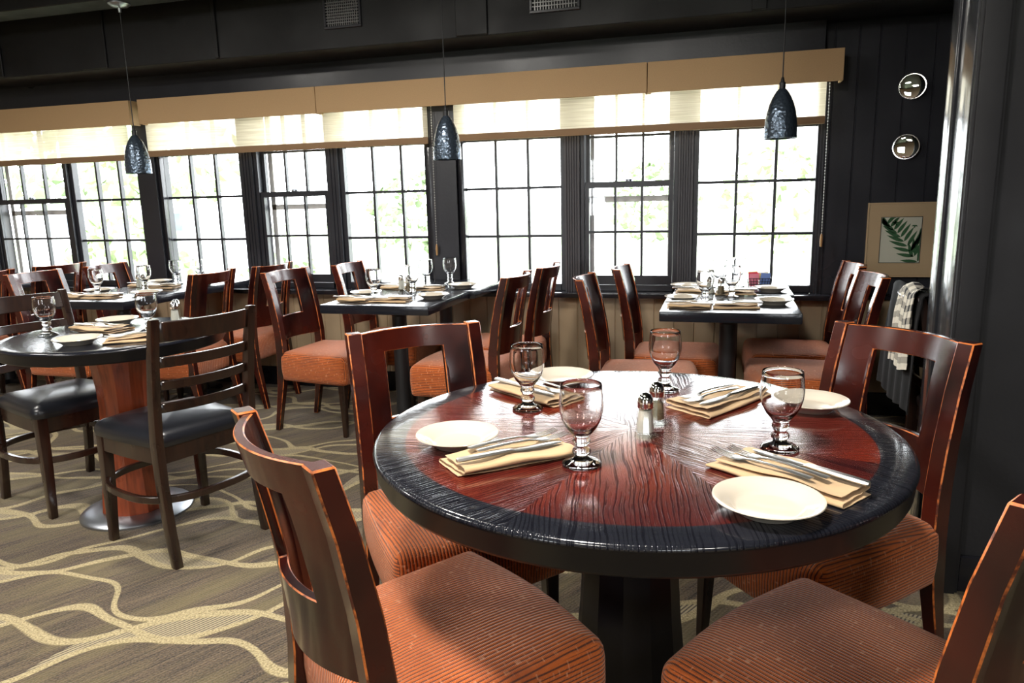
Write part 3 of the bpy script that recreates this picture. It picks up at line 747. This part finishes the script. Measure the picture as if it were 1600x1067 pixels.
# ------------------------------------------------------------------ ladder-back chair
def make_ladder():
    root = empty('ladder_back_chair')
    b = bmesh.new(); rings = []
    for ins, z in ((.0, .425), (-.004, .44), (-.004, .452), (.006, .468), (.03, .480), (.07, .488), (.12, .493), (.16, .495)):
        rings.append([(x, y, z) for x, y in outline(.212, .185, .21, -.19, .045, inset=ins, bow=.02)])
    R = loft(b, rings, True, False); b.faces.new(list(reversed(R[0]))); b.faces.new(R[-1])
    obj('seat', b, 'vinyl', root, ang=60)
    b = bmesh.new()
    o_ = [(x, y) for x, y in outline(.20, .178, .195, -.185, .02, inset=0, bow=.015)]
    i_ = [(x, y) for x, y in outline(.20, .178, .195, -.185, .02, inset=.02, bow=.015)]
    A = [[b.verts.new((x, y, z)) for x, y in q] for q, z in ((o_, .365), (o_, .428), (i_, .428), (i_, .365))]
    n = len(o_)
    for k in range(4):
        a, c = A[k], A[(k+1) % 4]
        for i in range(n): j = (i+1) % n; b.faces.new((a[i], a[j], c[j], c[i]))
    obj('seat_apron', b, 'dark_walnut', root)
    PL = [(0, -.235, .016), (.15, -.212, .018), (.30, -.198, .020), (.45, -.195, .021), (.60, -.210, .019), (.75, -.235, .017), (.885, -.265, .013)]
    for s_ in (-1, 1):
        b = bmesh.new(); rect_sweep(b, [(s_*.185, y, z, .015, d) for z, y, d in PL]); bevel_sharp(b, .004, 25, 2); obj('rear_leg', b, 'dark_walnut', root)
        b = bmesh.new(); rect_sweep(b, [(s_*.192, .185, 0, .014, .014), (s_*.187, .18, .2, .018, .018), (s_*.183, .176, .425, .021, .021)]); bevel_sharp(b, .004, 25, 2); obj('front_leg', b, 'dark_walnut', root)
    def ly(z):
        for (z0, y0, _), (z1, y1, _) in zip(PL, PL[1:]):
            if z <= z1: return y0+(y1-y0)*(z-z0)/(z1-z0)
        return PL[-1][1]
    for z0, z1, nm in ((.805, .875, 'top_rail'), (.715, .752, 'back_slat'), (.635, .668, 'back_slat'), (.555, .588, 'back_slat')):
        b = bmesh.new(); rings = []
        for i in range(17):
            x = -.172+.344*i/16; bo = -.035*(1-(x/.172)**2); zm = (z0+z1)/2
            rings.append([(x, ly(z0)+bo-.008, z0), (x, ly(z0)+bo+.008, z0), (x, ly(z1)+bo+.008, z1), (x, ly(z1)+bo-.008, z1)])
        loft(b, rings); bevel_sharp(b, .003, 40); obj(nm, b, 'dark_walnut', root)
    # bentwood ring stretcher touching all four legs
    b = bmesh.new(); N_ = 56; A = []
    def se(v, n_=2.7): return math.copysign(abs(v)**(2/n_), v)
    pts = [Vector((.236*se(math.cos(2*PI*k/N_)), -.012+.240*se(math.sin(2*PI*k/N_)), .245)) for k in range(N_)]
    rg = []
    for k, p in enumerate(pts):
        d = (pts[(k+1) % N_]-pts[k-1]).normalized(); n_ = Vector((d.y, -d.x, 0))
        rg.append([b.verts.new(p+n_*a+Vector((0, 0, c))) for a, c in ((-.009, -.013), (.009, -.013), (.009, .013), (-.009, .013))])
    for k in range(N_):
        a, c = rg[k], rg[(k+1) % N_]
        for q in range(4): b.faces.new((a[q], a[(q+1) % 4], c[(q+1) % 4], c[q]))
    bevel_sharp(b, .003, 40); obj('hoop_stretcher', b, 'dark_walnut', root)
    return root
lad = Kind(make_ladder)
def face(dx, dy): return math.atan2(dy, dx)-PI/2
lad.put((-1.965, 2.205, 0), face(-.945, .327), 'ladder-back chair with black vinyl seat, back to the camera, by the small round table', 'chair', 'ladder-back chairs')
lad.put((-2.735, 2.425, 0), face(.96, -.28), 'dark ladder-back chair with black vinyl seat at the left edge of the photo', 'chair', 'ladder-back chairs')

# ------------------------------------------------------------------ round tables
def round_table(x, y, R, ring, label, ped, topm='starburst', top=.755, rot=0.0, s=1.0):
    root = empty('round_table', (x, y, 0), rot); tag(root, label, 'table')
    b = bmesh.new(); t0 = top-.056*s
    lathe(b, [(0, t0), (R-.016, t0), (R-.010, t0+.002), (R-.007, t0+.008), (R-.004, top-.014), (R-.001, top-.009), (R-.002, top-.005), (R-.005, top-.0015), (R-.010, top), (ring, top), (R*.55, top), (R*.25, top), (0, top)], 96)
    o = obj('table_top', b, [topm, 'rim_black'], root, ang=50); o['ring'] = float(ring)
    for f in o.data.polygons:
        if f.center.z < top-.007 or f.normal.z < 0: f.material_index = 1
    b = bmesh.new(); k = s
    lathe(b, [(.0, t0), (.135*k, t0), (.130*k, t0-.03), (.118*k, t0-.08), (.108*k, t0-.16), (.105*k, t0-.24), (.112*k, .34), (.125*k, .20), (.14*k, .08), (.145*k, .022), (0, .022)], 12)
    obj('pedestal', b, ped, root, ang=12)
    b = bmesh.new(); lathe(b, [(0, 0), (.235*k, 0), (.235*k, .008), (.228*k, .014), (.16*k, .024), (0, .024)], 64); obj('base_plate', b, 'brushed_base', root)
    return root
T1 = (-.173, 1.508); T2 = (-2.33, 2.345)
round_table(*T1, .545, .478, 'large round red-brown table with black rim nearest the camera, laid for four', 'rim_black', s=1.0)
round_table(*T2, .412, .375, 'smaller round black table on a red-brown faceted pedestal at left', 'red_pedestal', 'black_table', s=.92)

# ------------------------------------------------------------------ window tables (each two square tables pushed together)
def make_square():
    root = empty('square_table')
    b = bmesh.new(); box(b, -.29, .29, -.30, .30, .71, .755); bevel_sharp(b, .005, seg=2); obj('table_top', b, 'black_table', root)
    b = bmesh.new(); lathe(b, [(0, .03), (.045, .03), (.042, .05), (.038, .07), (.038, .66), (.06, .68), (.09, .70), (.09, .71), (0, .71)], 28); obj('pedestal', b, 'iron', root)
    b = bmesh.new()
    for a in (0, PI/2):
        vs = box(b, -.17, .17, -.026, .026, 0, .03); bmesh.ops.rotate(b, verts=vs, matrix=Matrix.Rotation(a, 3, 'Z'))
        for v in vs:
            if v.co.z > .02: v.co.x *= .93 if True else 1; v.co.y *= .93
    obj('cross_base', b, 'iron', root)
    return root
sq = Kind(make_square); TG = 'square black window tables pushed together in pairs'
WT, MT, LT, ZT_ = (.045, 3.165), (-1.615, 3.19), (-3.36, 3.16), (-5.06, 3.16)
for (x, y), nm, dxy in ((WT, 'right window table', (.020, .0)), (MT, 'middle window table', (.03, 0)), (LT, 'left window table', (.0, 0)), (ZT_, 'far left window table', (0, 0))):
    sq.put((x, y+.30, 0), 0, 'black square table top nearest the camera in the %s pair' % nm, 'table', TG)
    sq.put((x+dxy[0], y+.902, 0), 0, 'black square table top against the window sill in the %s pair' % nm, 'table', TG)

# ------------------------------------------------------------------ tableware
def make_goblet():
    b = bmesh.new()
    out = [(0, 0), (.034, 0), (.0365, .0015), (.0365, .004), (.030, .008), (.016, .013), (.012, .018), (.0165, .023), (.0175, .027), (.0165, .031), (.0115, .035), (.0135, .040), (.0165, .045), (.0165, .049),
           (.014, .053), (.018, .060), (.028, .072), (.0355, .086), (.0400, .102), (.0410, .116), (.0400, .132), (.0385, .145), (.0378, .153), (.0370, .155), (.0362, .153)]
    inn = [(.0368, .145), (.0383, .132), (.0392, .116), (.0382, .102), (.0338, .087), (.026, .074), (.015, .064), (.006, .0605), (0, .060)]
    lathe(b, out+inn, 40)
    return obj('goblet', b, 'goblet_glass', ang=80)
gob = Kind(make_goblet)
def make_plate():
    b = bmesh.new()
    lathe(b, [(0, .002), (.046, .002), (.048, 0), (.050, .0015), (.056, .007), (.070, .0155), (.0825, .0215), (.0845, .023), (.0838, .0245), (.081, .0242), (.070, .0195), (.0565, .0115), (.052, .0075), (.046, .0062), (0, .0060)], 64)
    return obj('side_plate', b, 'ceramic', ang=60)
plate = Kind(make_plate)
def make_napkin(L=.242, W=.118, seed=0, fan=.25):
    rnd = random.Random(seed)
    b = bmesh.new(); n = 22
    # folded cross-section
    sec = []
    def arc(cy, cz, r, a0, a1, m=6): return [(cy+r*math.cos(a0+(a1-a0)*k/m), cz+r*math.sin(a0+(a1-a0)*k/m)) for k in range(m+1)]
    h = W/2
    sec += [(-h+.012+.012*k, .0018) for k in range(int((W-.02)/.012))]
    sec += arc(h-.006, .0065, .0045, -PI/2, PI/2)
    m = 7; sec += [(h-.008-(W-.024)*k/m, .0112+.0006*math.sin(k)) for k in range(1, m)]
    sec += arc(-h+.009, .0160, .0046, 1.5*PI, .5*PI) if False else [( -h+.008+.0050*math.cos(a), .0160+.0048*math.sin(a)) for a in [-PI/2-PI*k/6 for k in range(7)]]
    sec += [(-h+.010+(W-.026)*k/m, .0210+.0012*math.sin(k*1.3)) for k in range(1, m+1)]
    rows = []
    for i in range(n+1):
        s_ = i/n; x = -L/2+L*s_; row = []
        g = 1+fan*(s_-.5)
        for k, (y, z) in enumerate(sec):
            e = k/len(sec)
            zz = z*(1+.10*math.sin(7*s_+e*4+seed))+(.0012*math.sin(13*s_+e*9+seed)+.0015*math.sin(23*y*6+s_*5+seed))*(.3+e)
            yy = y*g+.002*math.sin(9*s_+e*5+seed*2); xx = x+(.012*(e-.5))*(1 if s_ < .5 else -1)*(abs(s_-.5)*2)**2+.1*y*(s_-.5)
            row.append(b.verts.new((xx, yy, max(zz, .0009))))
        rows.append(row)
    for a, c in zip(rows, rows[1:]):
        for k in range(len(sec)-1): b.faces.new((a[k], a[k+1], c[k+1], c[k]))
    bmesh.ops.recalc_face_normals(b, faces=b.faces)
    bmesh.ops.solidify(b, geom=b.faces[:], thickness=.0013)
    zmin = min(v.co.z for v in b.verts)
    for v in b.verts: v.co.z = (v.co.z-zmin)*.8
    return obj('folded_napkin', b, 'napkin', ang=50)
nap_small = [Kind(lambda s_=s_: make_napkin(L=.185, seed=s_, fan=.2)) for s_ in (2, 6, 11)]
naps = [Kind(lambda s_=s_, f=f: make_napkin(seed=s_, fan=f)) for s_, f in ((1, .25), (4, .45), (9, .1))]
NAPZ = .0205
def make_fork():
    b = bmesh.new()
    prof = [(-.095, .0070, .004, .0020), (-.088, .0082, .004, .0022), (-.06, .0068, .0055, .0022), (-.02, .0038, .0065, .0022), (.015, .0030, .0055, .0022), (.03, .0045, .0035, .0018), (.038, .0095, .002, .0016), (.048, .0115, .0012, .0015), (.056, .0118, .0012, .0014)]
    loft(b, [[(x, -w_, z), (x, -w_*.5, z-t_), (x, w_*.5, z-t_), (x, w_, z), (x, w_*.5, z+t_*.6), (x, -w_*.5, z+t_*.6)] for x, w_, z, t_ in prof])
    for k in range(4):
        yc = -.0090+.006*k
        loft(b, [[(x, yc*q-w_, z), (x, yc*q+w_, z), (x, yc*q+w_, z+.0014), (x, yc*q-w_, z+.0014)] for x, q, w_, z in ((.054, 1.0, .0022, .0002), (.075, 1.0, .0015, .0012), (.092, .98, .0012, .0035), (.101, .96, .0006, .006))])
    zm = min(v.co.z for v in b.verts)
    for v in b.verts: v.co.z -= zm
    return obj('dinner_fork', b, 'steel', ang=50)
fork = Kind(make_fork)
def make_knife():
    b = bmesh.new()
    prof = [(-.11, .0045, .0028), (-.107, .0082, .0034), (-.08, .0090, .0034), (-.02, .0070, .0032), (.0, .0048, .0028), (.008, .0062, .0014), (.02, .0088, .0012), (.06, .0098, .001), (.09, .0085, .0009), (.105, .005, .0008), (.111, .0012, .0006)]
    loft(b, [[(x, -w_, t_), (x, -w_*.6, 0), (x, w_*.6, 0), (x, w_, t_), (x, w_*.6, 2*t_), (x, -w_*.6, 2*t_)] for x, w_, t_ in prof])
    return obj('table_knife', b, 'steel', ang=40)
knife = Kind(make_knife)
def make_shaker(fill):
    def f():
        root = empty(fill+'_shaker')
        b = bmesh.new()
        lathe(b, [(0, 0), (.0215, 0), (.0235, .002), (.0235, .008), (.0205, .012), (.0185, .03), (.0150, .066), (.0135, .068), (.0133, .066), (.0168, .03), (.0180, .014), (.012, .010), (0, .010)], 10)
        obj('glass_body', b, 'shaker_glass', root, ang=10)
        b = bmesh.new(); lathe(b, [(0, .0105), (.0165, .0145), (.0160, .03), (.0133, .060 if fill == 'salt' else .05), (0, .061 if fill == 'salt' else .051)], 20); obj('contents', b, fill, root)
        b = bmesh.new(); lathe(b, [(.0125, .064), (.0160, .064), (.0165, .067), (.0160, .071), (.0168, .074), (.0160, .078), (.0155, .083), (.0125, .090), (.007, .0945), (0, .096)], 28); obj('cap', b, 'chrome', root)
        return root
    return f
salt = Kind(make_shaker('salt')); pep = Kind(make_shaker('pepper'))
Z0 = .7555
def rz(dx, dy): return math.atan2(dy, dx)
GG, PG, NG, FG, KG = 'water goblets on the tables', 'cream side plates', 'folded tan napkins', 'forks laid on napkins', 'knives laid on napkins'
def cover(tbl, gobp, plp, napc, napd, cut, names, ki=0, nv=0, flip=False):
    """one place setting: goblet, plate, napkin with cutlery"""
    if gobp: gob.put((*gobp, Z0), 0, names[0], 'glass', GG)
    if plp:
        plate.put((*plp, Z0), 0, names[1], 'plate', PG)
    if napc:
        a = rz(*napd); naps[nv].put((*napc, Z0), a, names[2], 'napkin', NG)
        d = Vector((math.cos(a), math.sin(a))); n_ = Vector((-d.y, d.x)); fl = 1
        for k, (kind, along, across, da) in enumerate(cut):
            p = Vector(napc)+d*along+n_*across
            h = Z0+NAPZ+.002
            if kind == 'f': fork.put((p.x, p.y, h), a+da, names[3+k], 'fork', FG)
            else: knife.put((p.x, p.y, h), a+da, names[3+k], 'knife', KG)
def nm(place_, cuts='ffk'):
    L = ['clear stemmed water goblet '+place_, 'cream side plate '+place_, 'folded tan napkin '+place_]
    seen = 0
    for c in cuts:
        if c == 'f': L.append(('inner' if seen else 'outer')+' fork on the napkin '+place_); seen += 1
        else: L.append('knife on the napkin '+place_)
    return L
# near round table: four covers
cover('T1', (-.236, 1.272), (-.503, 1.334), (-.375, 1.275), (.135, .125),
      [('f', .02, .030, .04), ('f', .028, .004, .0), ('k', -.01, -.024, .0)], nm('at the front left of the near round table'), nv=0)
cover('T1', (-.426, 1.607), (-.40, 1.872), (-.445, 1.735), (.21, -.14),
      [('f', .03, .030, .04), ('f', .02, .004, .0), ('k', -.01, -.024, 0)], nm('at the back left of the near round table'), nv=2)
cover('T1', (-.126, 1.838), (.208, 1.735), (.012, 1.745), (-.115, -.15),
      [('f', .03, -.004, -.03), ('f', .01, -.030, .0), ('k', 0, .024, .03)], nm('at the back right of the near round table'), nv=1)
cover('T1', (.122, 1.437), (.083, 1.132), (.125, 1.275), (-.20, .155),
      [('f', .035, .030, .03), ('f', .02, .004, .0), ('k', -.02, -.024, -.02)], nm('at the front right of the near round table'), nv=0)
salt.put((-.137, 1.452, Z0), .2, 'salt shaker with white salt in the centre of the near round table', 'shaker', 'glass shakers')
pep.put((-.122, 1.545, Z0), .5, 'pepper shaker behind the salt shaker on the near round table', 'shaker', 'glass shakers')
# small round table: two covers
cover('T2', (-2.575, 2.255), (-2.285, 2.12), (-2.455, 2.385), (.25, -.03), [('f', .01, .015, .1), ('k', .0, -.02, 0)], nm('at the left of the small round table', 'fk'), nv=1)
cover('T2', (-2.215, 2.40), (-2.51, 2.545), (-2.10, 2.235), (-.14, -.10), [('f', .02, .030, .03), ('f', .01, .004, 0), ('k', -.02, -.024, 0)], nm('at the right of the small round table'), nv=0)
salt.put((-2.235, 2.575, Z0), .2, 'salt shaker at the back of the small round table', 'shaker', 'glass shakers')
pep.put((-2.285, 2.645, Z0), .2, 'pepper shaker at the back of the small round table', 'shaker', 'glass shakers')
def window_covers(T, nmz, basket=False, jit=0):
    x, y = T; r_ = random.Random(jit)
    j = lambda: r_.uniform(-.006, .006)
    cuts = [('f', .02, .015, .06), ('k', -.01, -.02, 0)]
    cover('', (x-.105+j(), y+.235+j()), (x-.205+j(), y+.375+j()), (x-.165, y+.245+j()), (1, .02), cuts, nm('near left on the %s' % nmz, 'fk'), nv=2) if False else None
    gob.put((x-.105, y+.236, Z0), 0, 'clear stemmed goblet near left on the %s' % nmz, 'glass', GG)
    spots = (('near left', -.165, .135, -.205, .345, 1), ('near right', .03, .15, .200, .285, -1), ('far left', -.165, .66, -.205, .83, 1), ('far right', .03, .61, .205, .74, -1))
    for k, (w_, nx, ny, px, py_, sgn) in enumerate(spots):
        nap_small[(k+jit) % 3].put((x+nx+j(), y+ny+j(), Z0), (0 if sgn > 0 else PI)+j()*10, 'folded tan napkin %s on the %s' % (w_, nmz), 'napkin', NG)
        fork.put((x+nx+.01, y+ny+.015, Z0+NAPZ+.002), (0 if sgn > 0 else PI)+.1, 'fork on the %s napkin of the %s' % (w_, nmz), 'fork', FG)
        knife.put((x+nx, y+ny-.02, Z0+NAPZ+.002), (0 if sgn > 0 else PI), 'knife on the %s napkin of the %s' % (w_, nmz), 'knife', KG)
        plate.put((x+px+j(), y+py_+j(), Z0), 0, 'cream side plate %s on the %s' % (w_, nmz), 'plate', PG)
    for w_, gx, gy in (('near right', .02, .47), ('far left', -.05, .82), ('far right', .055, .93)):
        gob.put((x+gx+j(), y+gy+j(), Z0), 0, 'clear stemmed goblet %s on the %s' % (w_, nmz), 'glass', GG)
    salt.put((x-.085, y+.535, Z0), 0, 'salt shaker in the middle of the %s' % nmz, 'shaker', 'glass shakers')
    pep.put((x-.035, y+.52, Z0), 0, 'pepper shaker in the middle of the %s' % nmz, 'shaker', 'glass shakers')
window_covers(WT, 'right window table', jit=1)
window_covers(MT, 'middle window table', jit=2)
window_covers(LT, 'left window table', jit=3)
gob.put((-4.86, 3.72, Z0), 0, 'clear goblet on the table at the far left edge of the photo', 'glass', GG)

# wire basket with sugar packets
root = empty('sugar_basket', (.205, 4.10, Z0)); tag(root, 'black wire basket of coloured sugar packets on the right window table', 'basket')
b = bmesh.new()
W2, D2, H2 = .052, .038, .048
for z in (.002, .017, .032, H2):
    g = 1+z*3
    tube(b, [(-W2*g, -D2*g, z), (W2*g, -D2*g, z), (W2*g, D2*g, z), (-W2*g, D2*g, z), (-W2*g, -D2*g, z)], .0016, 6)
for k in range(9):
    for sx, sy, ax in ((1, -1, 0), (1, 1, 0)):
        x = -W2+2*W2*k/8; tube(b, [(x, sy*D2, 0), (x*1.144, sy*D2*1.144, H2)], .0014, 5)
for k in range(6):
    for sx in (-1, 1):
        y = -D2+2*D2*k/5; tube(b, [(sx*W2, y, 0), (sx*W2*1.144, y*1.144, H2)], .0014, 5)
obj('wire_frame', b, 'iron', root)
for k in range(11):
    mt = ['red_packet', 'pink_packet', 'blue_packet', 'yellow_packet', 'white_packet'][[1, 2, 0, 3, 1, 4, 4, 2, 3, 0, 4][k]]
    b = bmesh.new(); box(b, -.024, .024, -.0017, .0017, 0, .066); bevel_sharp(b, .0008)
    c_, r_ = k % 2, k//2
    o = obj('sugar_packet', b, mt); o.location = (.205-.0265+.053*c_, 4.10-.030+.0115*r_, Z0+.005+.004*((k*7) % 3)); o.rotation_euler = (-.12+.05*math.sin(k), .10*math.sin(k*2.1), 0)
    cn = mt.split('_')[0]
    tag(o, '%s sugar packet in the %s stack of the wire basket, %s' % (cn, ['left', 'right'][c_], ['frontmost', 'second from front', 'third from front', 'fourth from front', 'fifth from front', 'rearmost'][r_]), 'packet', 'sugar packets in the wire basket')

# chair behind the partition with a coat and a plaid shirt hung on its back
ac = lad.put((.935, 2.90, 0), face(1, -.06), 'dark chair behind the partition with clothes hung on it', 'chair', 'ladder-back chairs')
def drape(bm, W, fr, bk, th, seed, amp=.012, gap=.016):
    """a cloth hung over a rail along local y; falls fr in front (-x) and bk behind"""
    n, m = 26, 30; rows = []; uv = bm.loops.layers.uv.verify(); tot = fr+bk
    for i in range(n+1):
        s_ = i/n; row = []
        for k in range(m+1):
            l = tot*k/m; side = -1 if l < fr else 1; d = abs(l-fr)
            a = min(d/.03, PI/2)
            off = side*gap*math.sin(a) if d < .03*PI/2 else side*(gap+.10*(d-.047)*(.5 if side < 0 else .2))
            z = gap*math.cos(a) if d < .03*PI/2 else -(d-.047)
            fold = amp*math.sin(s_*15+seed+d*4)*min(1, d/.12)
            row.append(bm.verts.new((off+side*abs(fold), (s_-.5)*W*(1+.5*min(d, .3)*(1 if seed else -1)), z+.008*math.sin(s_*8+seed))))
        rows.append(row)
    for i in range(n):
        for k in range(m):
            f = bm.faces.new((rows[i][k], rows[i+1][k], rows[i+1][k+1], rows[i][k+1]))
            for l_, (a, c) in zip(f.loops, ((i, k), (i+1, k), (i+1, k+1), (i, k+1))): l_[uv].uv = (a/n*W, c/m*tot)
    bmesh.ops.recalc_face_normals(bm, faces=bm.faces)
    bmesh.ops.solidify(bm, geom=bm.faces[:], thickness=-th)
b = bmesh.new(); drape(b, .43, .44, .30, .004, .5)
o = obj('draped_coat', b, 'coat_cloth', ang=70); place(o, (.672, 2.915, .878), 0); tag(o, 'black coat hung over the chair behind the partition', 'coat')
b = bmesh.new(); drape(b, .20, .30, .22, .003, 2.0, .014, .028)
o = obj('plaid_shirt', b, 'plaid', ang=70); place(o, (.668, 2.82, .884), 0); tag(o, 'black and white plaid shirt hung over the coat behind the partition', 'shirt')

# ------------------------------------------------------------------ outdoors
bm = bmesh.new(); box(bm, -40, 30, 4.62, 60, -.6, -.45); box(bm, -40, 30, -40, -4.2, -.6, -.45); struct(obj('ground_outside', bm, 'lawn', smooth=False))
bm = bmesh.new(); box(bm, -40, 30, 9.0, 15.5, -.45, -.44); struct(obj('road_outside', bm, 'asphalt', smooth=False))
def blob_tree(x, y, h, r_, mat, label, seed, name='leafy_tree'):
    rnd = random.Random(seed); root = empty(name, (x, y, -.45)); tag(root, label, 'tree' if 'tree' in name else 'shrub')
    b = bmesh.new()
    for k in range(260):
        a = rnd.uniform(0, 2*PI); u_ = rnd.uniform(-1, 1); q = rnd.uniform(.55, 1)**.5
        c = Vector((math.cos(a)*math.sqrt(1-u_*u_)*r_*q, math.sin(a)*math.sqrt(1-u_*u_)*r_*q, h-r_*.8+u_*r_*.85*q))
        if c.z < .15: c.z = .15+rnd.random()*.2
        s_ = r_*rnd.uniform(.07, .14); nrm = Vector((rnd.uniform(-1, 1), rnd.uniform(-1, 1), rnd.uniform(-1, 1))).normalized()
        t1 = nrm.orthogonal().normalized(); t2 = nrm.cross(t1)
        vs = [b.verts.new(c+t1*s_*math.cos(2*PI*i/5)*rnd.uniform(.7, 1.2)+t2*s_*math.sin(2*PI*i/5)*rnd.uniform(.7, 1.2)+nrm*s_*.15*(i % 2)) for i in range(5)]
        b.faces.new(vs)
        cc = b.verts.new(c-nrm*s_*.6)
        for i in range(5): b.faces.new((vs[i], cc, vs[(i+1) % 5]))
    obj('foliage', b, mat, root, smooth=False)
    b = bmesh.new(); tube(b, [(0, 0, 0), (.03, 0, h*.3), (0, .02, h-r_)], [r_*.10, r_*.08, r_*.05], 10); obj('trunk', b, 'bark', root)
TREES = [(-2.4, 27, 3.0, 1.7, 'leaf_pale', 'pale round tree far behind the window right of centre'), (1.5, 18, 2.9, 1.5, 'leaf_yellow', 'pale yellow-green tree outside the rightmost window'),
 (5.2, 24, 4.2, 2.4, 'leaf_pale', 'large pale tree at the right outside the rightmost window'), (-9.5, 22, 2.7, 1.6, 'leaf_pale', 'pale tree outside the window left of the middle pendant'),
 (-16.5, 19, 5.2, 2.4, 'leaf_yellow', 'tall yellow-green tree outside beyond the parked car'), (-25, 24, 6, 3.0, 'leaf_pale', 'large pale tree at far left beyond the vehicles')]
for i, (x, y, h, r_, mt, lab) in enumerate(TREES): blob_tree(x, y, h, r_, mt, lab, i)
SHR = [(-7.2, 7.6, 1.6, .75, 'leaf_yellow', 'yellow-green shrub close outside the window right of the left pendant'), (-5.2, 7.9, 1.1, .6, 'leaf_pale', 'low pale shrub outside the second window right of the left pendant'), (-10.6, 7.6, 1.9, .8, 'leaf_pale', 'pale shrub outside behind the left pendant')]
for i, (x, y, h, r_, mt, lab) in enumerate(SHR): blob_tree(x, y, h, r_, mt, lab, 50+i, 'garden_shrub')
def car(x, y, L, H, mat, label, van=False, rot=0):
    root = empty('parked_van' if van else 'parked_car', (x, y, -.45), rot); tag(root, label, 'vehicle')
    hl = L/2; w_ = .85
    side = [(-hl, .35), (-hl-.02, .75), (-hl+.05, H*.62), (-hl+(.15 if van else .55), H*.97), (-hl+(.3 if van else .9), H), (hl*.25, H), (hl*.48, H*.93), (hl*.72, H*.64), (hl*.97, H*.55), (hl, .7), (hl-.02, .35)]
    b = bmesh.new()
    loft(b, [[(px, yy*(.93 if pz > H*.7 else 1), pz) for px, pz in side] for yy in (-w_, -w_*.97, w_*.97, w_)]); bevel_sharp(b, .04, 25, 2); obj('body', b, mat, root)
    b = bmesh.new()
    for sg in (-1, 1):
        for x0, x1 in ((-hl*.72, -hl*.30), (-hl*.26, hl*.12), (hl*.16, hl*.50)):
            box(b, x0, x1, sg*w_*.955-.02, sg*w_*.955+.02, H*.66, H*.92)
    obj('side_windows', b, 'car_glass', root)
    for sx in (-.62, .62):
        for sg in (-1, 1):
            b = bmesh.new(); lathe(b, [(0, -.1), (.28, -.1), (.32, -.06), (.32, .06), (.28, .1), (0, .1)], 24)
            bmesh.ops.rotate(b, verts=b.verts, matrix=Matrix.Rotation(PI/2, 3, 'X')); bmesh.ops.translate(b, verts=b.verts, vec=(hl*sx, sg*(w_-.05), .32)); obj('wheel', b, 'tyre', root)
    for sg in (-1, 1):
        b = bmesh.new(); box(b, -hl-.04, -hl+.12, sg*(w_-.12)-.1, sg*(w_-.12)+.1, H*.42, H*.58); bevel_sharp(b, .02); obj('tail_light', b, 'tail_red', root)
car(-9.8, 11.2, 4.6, 1.75, 'car_white', 'pale parked car outside the windows behind the left table')
car(-17.2, 11.4, 5.2, 2.1, 'car_silver', 'pale parked van at the far left outside', True)
# low white rail fence across the road
fr = empty('rail_fence', (2.2, 12.5, -.45)); tag(fr, 'low white rail fence outside the rightmost window', 'fence')
b = bmesh.new()
for z in (.35, .60, .85): box(b, -5, 5, -.02, .02, z-.05, z+.05)
obj('rails', b, 'fence_white', fr, smooth=False)
for k in range(6):
    b = bmesh.new(); box(b, -5+2*k-.05, -5+2*k+.05, -.05, -.02, 0, 1.0); obj('fence_post', b, 'fence_white', fr, smooth=False)
